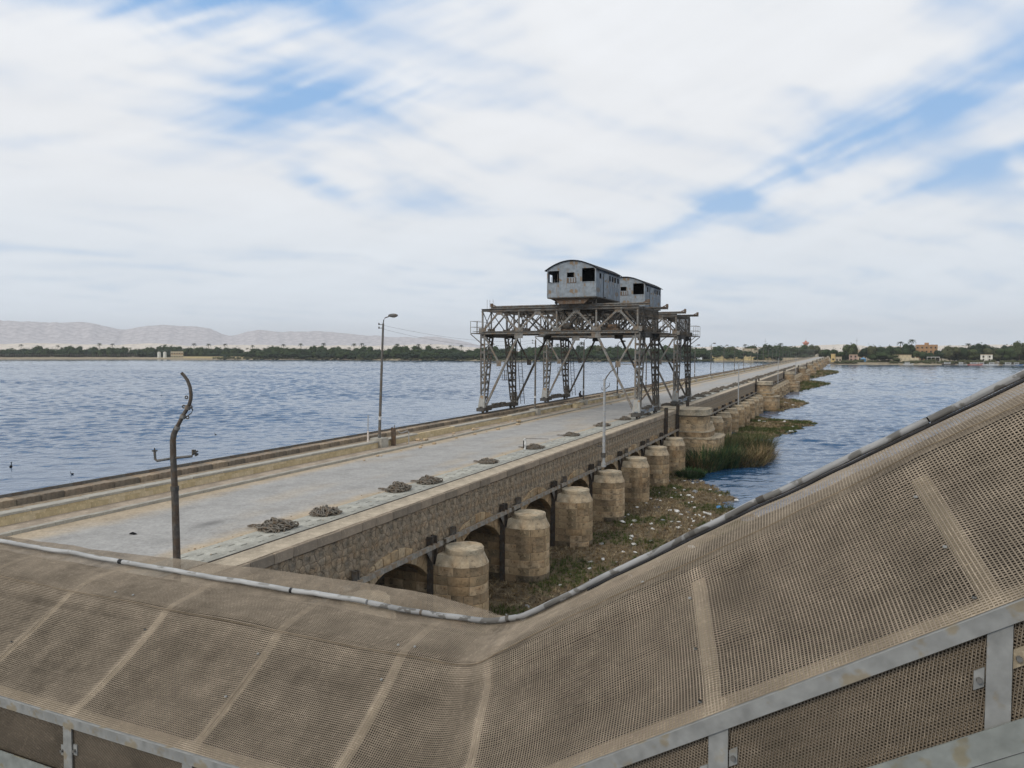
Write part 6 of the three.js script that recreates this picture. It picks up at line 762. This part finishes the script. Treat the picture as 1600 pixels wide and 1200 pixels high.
// ================================================================ the footbridge railing in front of the viewer: a landing on the left, stairs rising to the right
{
  const psi = 0.424, C = [-0.327, 2.887, -1.85], slope = 0.599, phi0 = Math.atan(slope), cY = Math.cos(YAW), sY = Math.sin(YAW);
  const world = (X, Z, h) => V(X * cY - Z * sY, EYE + h, -(X * sY + Z * cY)), dX = Math.cos(psi), dZ = -Math.sin(psi), nX = Math.sin(psi), nZ = Math.cos(psi), BL = 0.26;
  const bend = (u) => smooth(-BL, BL, u), rise = (u) => (u <= -BL ? 0 : u >= BL ? slope * u : slope * BL * ((u / BL + 1) ** 2) / 4 * 1.0);
  // a: outwards from the railing plane, b: up (square to the handrail), at position u along it
  const at = (u, a, b) => { const ph = phi0 * bend(u), k = u - Math.sin(ph) * b; return world(C[0] + dX * k + nX * a, C[1] + dZ * k + nZ * a, C[2] + rise(u) + Math.cos(ph) * b); };
  const U0 = -5.2, U1 = 3.3, RIBS = [-5.05, -4.42, -3.76, -2.93, -2.10, -1.27, -0.50, 0.14, 1.10, 1.88, 2.62, 3.28];
  const prof = [[-0.03, 0.005], [0.16, 0.10], [0.36, 0.215], [0.50, 0.292], [0.535, 0.325], [0.587, 0.366], [0.70, 0.388], [0.86, 0.408], [0.98, 0.408]], cum = [0]; for (let i = 1; i < prof.length; i++) cum.push(cum[i - 1] + Math.hypot(prof[i][0] - prof[i - 1][0], prof[i][1] - prof[i - 1][1]));
  const PL = cum[cum.length - 1]; const sect = (w) => { if (w >= PL) { const e = w - PL; return [prof[8][0] + e * 0.95, prof[8][1] + e * 0.16]; } let i = 1; while (cum[i] < w) i++; const t = (w - cum[i - 1]) / (cum[i] - cum[i - 1]); return [mix(prof[i - 1][0], prof[i][0], t), mix(prof[i - 1][1], prof[i][1], t)]; };
  const outer = (u) => PL + mix(mix(0.14, 0.24, smooth(-3.6, -1.6, u)), 0.035, smooth(-0.75, 0.25, u)) + (fbm(u * 2.1 + 30, 4, 4096, 4, 71) - 0.5) * 0.05;
  const sag = (u, w) => { let i = 0; while (i + 2 < RIBS.length && RIBS[i + 1] < u) i++; const t = clamp((u - RIBS[i]) / (RIBS[i + 1] - RIBS[i])), s = Math.sin(Math.PI * t), v = Math.sin(Math.PI * clamp(w / 0.62)); return -0.030 * Math.pow(s, 0.6) * v * (0.6 + 0.8 * hash(i, 3, 7)) + (fbm(u * 2.6 + 20, w * 4 + 3, 4096, 4, 73) - 0.5) * 0.030 * smooth(0, 0.1, w); };
  const surf = (u, w, off = 0) => { const [a, b] = sect(w), [a2, b2] = sect(w + 0.01), l = Math.hypot(a2 - a, b2 - b), s = sag(u, w) + off; return at(u, a - (b2 - b) / l * s, b + (a2 - a) / l * s); };
  const t = thing('mesh_railing', 'dust-caked wire mesh railing bulging outwards along the footbridge in the foreground', 'railing');
  // woven mesh: every strand is a flat strip with thickness
  const strands = (fnAlong, count, segs, wid, th) => { const pos = [], uv = [], col = []; for (let i = 0; i < count; i++) { let prev = null; for (let k = 0; k <= segs(i); k++) { const r = fnAlong(i, k / segs(i)); if (!r) { prev = null; continue; } const { p, side, nrm, s, c = 1 } = r, cur = [p.clone().addScaledVector(side, -wid / 2), p.clone().addScaledVector(side, -wid * 0.2).addScaledVector(nrm, th), p.clone().addScaledVector(side, wid * 0.2).addScaledVector(nrm, th), p.clone().addScaledVector(side, wid / 2)]; if (prev) for (let e = 0; e < 3; e++) { const q = [prev.c[e], prev.c[e + 1], cur[e + 1], cur[e]]; for (const j of [0, 1, 2, 0, 2, 3]) { pos.push(q[j].x, q[j].y, q[j].z); uv.push((i * 0.013 + e * 0.002), j === 0 || j === 1 ? prev.s : s); const d = j === 0 || j === 1 ? prev.d : c; col.push(d, d * 0.985, d * 0.95); } } prev = { c: cur, s, d: c }; } } const g = new THREE.BufferGeometry(); g.setAttribute('position', new THREE.Float32BufferAttribute(pos, 3)); g.setAttribute('uv', new THREE.Float32BufferAttribute(uv, 2)); g.setAttribute('color', new THREE.Float32BufferAttribute(col, 3)); g.computeVertexNormals(); return g; };
  // sand has caked the mesh over the ribs, along the crest and along the handrail
  const caked = (u, w) => { let d = 9; for (const k of RIBS) d = Math.min(d, Math.abs(u - k)); const n = fbm(u * 4 + 40, w * 6 + 10, 4096, 4, 91), f = fbm(u * 17 + 40, w * 17 + 10, 4096, 3, 92); return 0.84 + (n - 0.5) * 0.22 + (f - 0.5) * 0.35 + 0.36 * (1 - smooth(0.014, 0.046, d + (f - 0.5) * 0.04)) * (w < 0.70 ? 1 : 0.3) * (0.55 + n) + 0.22 * (1 - smooth(0.02, 0.085, w)) + 0.20 * Math.exp(-(((w - 0.70) / 0.05) ** 2)) + 0.12 * smooth(0.70, 0.82, w); };
  const net = (offset, pu, pw, wid, shift) => {
    const nW = Math.floor((PL + 0.30) / pw), nU = Math.floor((U1 - U0) / pu);
    const frame = (u, w, along) => { const e = 0.01, p = surf(u, w, offset), pu1 = surf(u + e, w, offset).sub(p).normalize(), pw1 = surf(u, w + e, offset).sub(p).normalize(), nrm = pu1.clone().cross(pw1).normalize(); if (nrm.y < 0) nrm.negate(); return { p, side: along ? pw1 : pu1, nrm, s: along ? u : w, c: caked(u, w) }; };
    const warp = strands((i, k) => { const u = mix(U0, U1, k), w = (i + shift) * pw; if (w > outer(u)) return null; return frame(u, w + (fbm(u * 5 + i, i * 0.7, 4096, 2, 75) - 0.5) * pw * 0.25, true); }, nW, () => 170, wid, 0.0010);
    const weft = strands((i, k) => { const u = U0 + (i + shift) * pu, w = k * outer(u); return frame(u, w, false); }, nU, () => 18, wid, 0.0016);
    return [warp, weft];
  };
  net(0, 0.0108, 0.0106, 0.0047, 0).forEach((g) => stuff(part('wire_mesh', g, M.netA, t)));
  // dark shade cloth lining underneath
  const sheet = (f, us, ws) => { const mb = new MB(); for (let i = 0; i + 1 < us.length; i++) for (let j = 0; j + 1 < ws.length; j++) mb.quad(f(us[i], ws[j]), f(us[i + 1], ws[j]), f(us[i + 1], ws[j + 1]), f(us[i], ws[j + 1])); return mb.geo(0.9); };
  const us = Array.from({ length: 100 }, (_, i) => mix(U0, U1, i / 99)), ws = Array.from({ length: 20 }, (_, i) => i / 19 * (PL - 0.01));
  part('shade_cloth', sheet((u, w) => surf(u, w, -0.04), us, ws), M.netBack, t);
  // flat iron ribs under the mesh, caked with sand
  RIBS.forEach((u) => { const n = 16, mb = new MB(); for (let i = 0; i < n; i++) { const w0 = mix(0.05, u > 0 ? 0.64 : PL - 0.05, i / n), w1 = mix(0.05, u > 0 ? 0.64 : PL - 0.05, (i + 1) / n), q = (w, d) => surf(u + d, w, -0.006); mb.quad(q(w0, -0.024), q(w0, 0.024), q(w1, 0.024), q(w1, -0.024)); } part('rib', mb.geo(0.9), M.ribDust, t); });
  // edge strip along the handrail and the wire seam along the crest
  part('edge_strip', sheet((u, w) => surf(u, w, -0.005), us, [0, 0.03, 0.055]), M.ribDust, t);
  const seam = []; for (let u = U0; u <= U1; u += 0.06) seam.push(surf(u, 0.70 + 0.05 * smooth(0, 0.5, u) + (fbm(u * 3, 9, 4096, 3, 77) - 0.5) * 0.012, 0.008)); part('seam_wire', new MB().tube(seam, 0.0022, 5).geo(0.9), M.netB, t);
  for (let i = 0; i < 34; i++) { const u = U0 + 0.3 + hash(i, 1, 4) * (U1 - U0 - 0.3), k = RIBS.reduce((a, b) => (Math.abs(b - u) < Math.abs(a - u) ? b : a)), w = [0.06, 0.30, 0.56, 0.76][i % 4], o = part('tie_bolt', flat(new THREE.CylinderGeometry(0.006, 0.007, 0.006, 8)), M.galv, t); o.position.copy(surf(i % 4 === 3 ? u : k - 0.035, w, 0.008)); }
  // handrail: angle iron, posts, second rail, sheet-metal skirt, lower mesh panels
  const bandGeo = (b0, b1, a0, a1, from = U0, to = U1, n = 70) => { const mb = new MB(); for (let i = 0; i < n; i++) { const u = mix(from, to, i / n), v = mix(from, to, (i + 1) / n); mb.hex([at(u, a0, b0), at(v, a0, b0), at(v, a1, b0), at(u, a1, b0), at(u, a0, b1), at(v, a0, b1), at(v, a1, b1), at(u, a1, b1)]); } return mb.geo(); };
  part('handrail', bandGeo(-0.049, -0.004, -0.046, -0.040), M.galv, t); part('handrail', bandGeo(-0.004, 0.001, -0.046, 0.005), M.galv, t);
  part('second_rail', bandGeo(-0.368, -0.288, -0.052, -0.045), M.galvGreen, t);
  const post = (u, w) => { const mb = new MB(), q = (d, a, y) => at(u + d, a, 0).add(V(0, y, 0)); mb.hex([q(-w / 2, -0.038, -0.30 - (u > 0 ? 0.055 : 0)), q(w / 2, -0.038, -0.30 - (u > 0 ? 0.055 : 0)), q(w / 2, -0.031, -0.30 - (u > 0 ? 0.055 : 0)), q(-w / 2, -0.031, -0.30 - (u > 0 ? 0.055 : 0)), q(-w / 2, -0.038, -0.03), q(w / 2, -0.038, -0.03), q(w / 2, -0.031, -0.03), q(-w / 2, -0.031, -0.03)]); return mb.geo(); };
  for (const u of [-4.6, -3.76, -2.93, -2.10, -1.27, -0.50, 0.14, 1.115, 1.885, 2.66, 3.27]) { part('post', post(u, 0.062), M.galv, t); for (const sd of [-1, 1]) { const g = new MB(), q = (d, a, y) => at(u + d, a, 0).add(V(0, y, 0)), y0 = -0.205 + (sd > 0 ? 0.012 : -0.01), d0 = sd * 0.034, d1 = sd * 0.060; g.hex([q(Math.min(d0, d1), -0.03, y0), q(Math.max(d0, d1), -0.03, y0), q(Math.max(d0, d1), -0.024, y0), q(Math.min(d0, d1), -0.024, y0), q(Math.min(d0, d1), -0.03, y0 + 0.055), q(Math.max(d0, d1), -0.03, y0 + 0.055), q(Math.max(d0, d1), -0.024, y0 + 0.055), q(Math.min(d0, d1), -0.024, y0 + 0.055)]); part('clip', g.geo(), sd > 0 && u > 1.5 ? M.ribDust : M.galv, t); const b = part('bolt', flat(new THREE.CylinderGeometry(0.008, 0.008, 0.02, 6)), M.steelPale, t); b.position.copy(q(sd * 0.047, -0.033, y0 + 0.026)); b.rotation.set(Math.PI / 2, 0, 0); } }
  for (let i = 0; i < 9; i++) part('skirt_sheet', bandGeo(-1.10, -0.375, -0.044, -0.040, mix(U0, U1, i / 9) + 0.004, mix(U0, U1, (i + 1) / 9) - 0.004, 8), M.galvGreen, t);
  // lower mesh: strands crossing on the slant
  { const P = (u, b, off) => at(u, -0.022 + off, b), mk = (dir, off) => strands((i, k) => { const u0 = U0 + i * 0.0098, b = mix(-0.30, -0.005, k), u = u0 + dir * (b + 0.15) * 0.62; if (u < U0 || u > U1) return null; const p = P(u, b, off), e = 0.01, side = P(u + e, b, off).sub(p).normalize(), nrm = V(-nX * cY + nZ * sY, 0, nX * sY + nZ * cY); return { p, side, nrm, s: b, c: 0.95 }; }, Math.floor((U1 - U0) / 0.0098), () => 6, 0.0042, 0.0022); stuff(part('lower_mesh', mk(1, 0), M.netA, t)); stuff(part('lower_mesh', mk(-1, 0.003), M.netA, t)); stuff(part('lower_mesh', strands((i, k) => { const b = -0.298 + i * 0.0095, u = mix(U0, U1, k), p = P(u, b, 0.006), nrm = V(-nX * cY + nZ * sY, 0, nX * sY + nZ * cY); return { p, side: V(0, 1, 0), nrm, s: u }; }, 31, () => 60, 0.0040, 0.0026), M.netB, t)); part('shade_cloth', (() => { const mb = new MB(), n = 60; for (let i = 0; i < n; i++) { const u = mix(U0, U1, i / n), v = mix(U0, U1, (i + 1) / n); mb.quad(at(u, 0.03, -0.40), at(v, 0.03, -0.40), at(v, 0.03, -0.004), at(u, 0.03, -0.004)); } return mb.geo(); })(), mat(0.085, 0.068, 0.05, T.dust, 0.5), t); }
  // landing, stairs and stringer that carry the railing
  const fb = thing('footbridge', 'footbridge landing and stair flight under the railing in the foreground', 'footbridge');
  part('stringer', bandGeo(-1.32, -1.06, -0.05, 0.0), M.galvGreen, fb); part('landing', (() => { const mb = new MB(); mb.hex([at(U0, -1.6, -1.25), at(-0.3, -1.6, -1.25), at(-0.3, -0.06, -1.25), at(U0, -0.06, -1.25), at(U0, -1.6, -1.20), at(-0.3, -1.6, -1.20), at(-0.3, -0.06, -1.20), at(U0, -0.06, -1.20)]); return mb.geo(); })(), M.steel, fb);
  for (let i = 0; i < 10; i++) { const u = 0.0 + i * 0.29, y = rise(u + 0.15); const q = (uu, a, h) => { const p = at(uu, a, 0); p.y = EYE + C[2] + y + h; return p; }; part('tread', new MB().hex([q(u, -1.4, -1.24), q(u + 0.28, -1.4, -1.24), q(u + 0.28, -0.06, -1.24), q(u, -0.06, -1.24), q(u, -1.4, -1.20), q(u + 0.28, -1.4, -1.20), q(u + 0.28, -0.06, -1.20), q(u, -0.06, -1.20)]).geo(), M.steel, fb); }
  for (const u of [-4.9, -2.3, 0.2]) { const p = at(u, -0.7, -1.25), y0 = p.y; part('column', new MB().box(p.x - 0.15, p.x + 0.15, -2, y0, p.z - 0.15, p.z + 0.15).geo(), M.steel, fb); }
  // white plastic pipe tied along the outer edge: separate lengths, joined with tape and wire
  const pipeW = cum[8] - 0.005, pipeAt = (u) => surf(u, pipeW + (fbm(u * 1.3 + 60, 2, 4096, 3, 79) - 0.5) * 0.02 + 0.02 * Math.exp(-((u / 0.3) ** 2)), 0.020 + 0.008 * fbm(u * 2, 8, 4096, 2, 80));
  const lengths = [[-5.2, -2.98, 'farthest left length of white plastic pipe on the mesh'], [-2.975, -1.52, 'left length of white pipe ending in a black tape joint'], [-1.51, -0.98, 'short white pipe length with open end on the left mesh'], [-0.965, 0.0, 'scuffed white pipe length curving through the corner'], [0.0, 1.06, 'white pipe length rising from the corner along the stairs'], [1.065, 2.0, 'white pipe length with torn black tape rising to the right'], [2.005, 3.28, 'uppermost white pipe length at the right frame edge']];
  lengths.forEach(([a, b, label]) => { const pts = []; for (let i = 0; i <= 26; i++) pts.push(pipeAt(mix(a, b, i / 26))); tag(part(numbered('plastic_pipe'), new MB().tube(pts, 0.0152, 12).geo(0.9), a < -0.97 ? M.pvc : M.pvcOld, scene), label, 'pipe', 'white pipes along the mesh'); });
  { const pts = []; for (let i = 0; i <= 40; i++) { const u = mix(0.55, 3.28, i / 40); pts.push(surf(u, pipeW - 0.030 + (fbm(u * 3 + 9, 3, 4096, 3, 85) - 0.5) * 0.014, 0.006)); } tag(part(numbered('black_cable'), new MB().tube(pts, 0.0065, 7).geo(0.9), M.tape, scene), 'thin black cable running under the right-hand pipe up the stairs', 'cable'); }
  const wrap = (u, L, name, label, m, rad) => { const pts = []; for (let i = 0; i <= 4; i++) pts.push(pipeAt(u + (i / 4 - 0.5) * L)); tag(part(numbered(name), new MB().tube(pts, rad, 10).geo(0.9), m, scene), label, name === 'wire_tie' ? 'wire tie' : 'tape', 'ties and tape on the pipes'); };
  wrap(-2.98, 0.035, 'wire_tie', 'dark twisted wire tie on the left pipe', M.tape, 0.0165); wrap(-1.515, 0.02, 'tape_joint', 'black joint ring between the left pipe lengths', M.tape, 0.0158); wrap(-0.62, 0.015, 'tape_joint', 'thin dark ring on the scuffed pipe length', M.steel, 0.0158); wrap(0.01, 0.05, 'wire_tie', 'rusty wire tie at the corner of the pipe', M.steelDark, 0.0168); wrap(1.06, 0.025, 'tape_joint', 'torn tape joint halfway up the right pipe', M.steelDark, 0.0164); wrap(1.36, 0.03, 'wire_tie', 'wire tie on the right pipe above the torn joint', M.steelDark, 0.0164);
  for (const [u, L, k, label] of [[1.52, 0.22, -0.6, 'black tape strip hanging off the right pipe above the reeds'], [1.86, 0.30, -0.5, 'long black tape patch on the upper right pipe'], [2.10, 0.26, -0.2, 'black tape patch at the upper end of the right pipe']]) { const mb = new MB(), n = 10; for (let i = 0; i < n; i++) { const f = (v, a) => { const p = pipeAt(v), e = pipeAt(v + 0.01).sub(p).normalize(), up = V(0, 1, 0), sd = e.clone().cross(up).normalize(); return p.addScaledVector(up, Math.sin(a) * 0.0160).addScaledVector(sd, Math.cos(a) * 0.0160); }; const u0 = u + (i / n - 0.5) * L, u1 = u + ((i + 1) / n - 0.5) * L, w = 0.8 + 0.7 * fbm(i * 0.6, u * 9, 4096, 3, 83); for (let j = 0; j < 4; j++) { const a0 = k + Math.PI + mix(-w, w, j / 4), a1 = k + Math.PI + mix(-w, w, (j + 1) / 4); mb.quad(f(u0, a0), f(u1, a0), f(u1, a1), f(u0, a1)); } } tag(part(numbered('tape_patch'), mb.geo(0.9), M.tape, scene), label, 'tape', 'ties and tape on the pipes'); }
}
renderer.render(scene, camera);
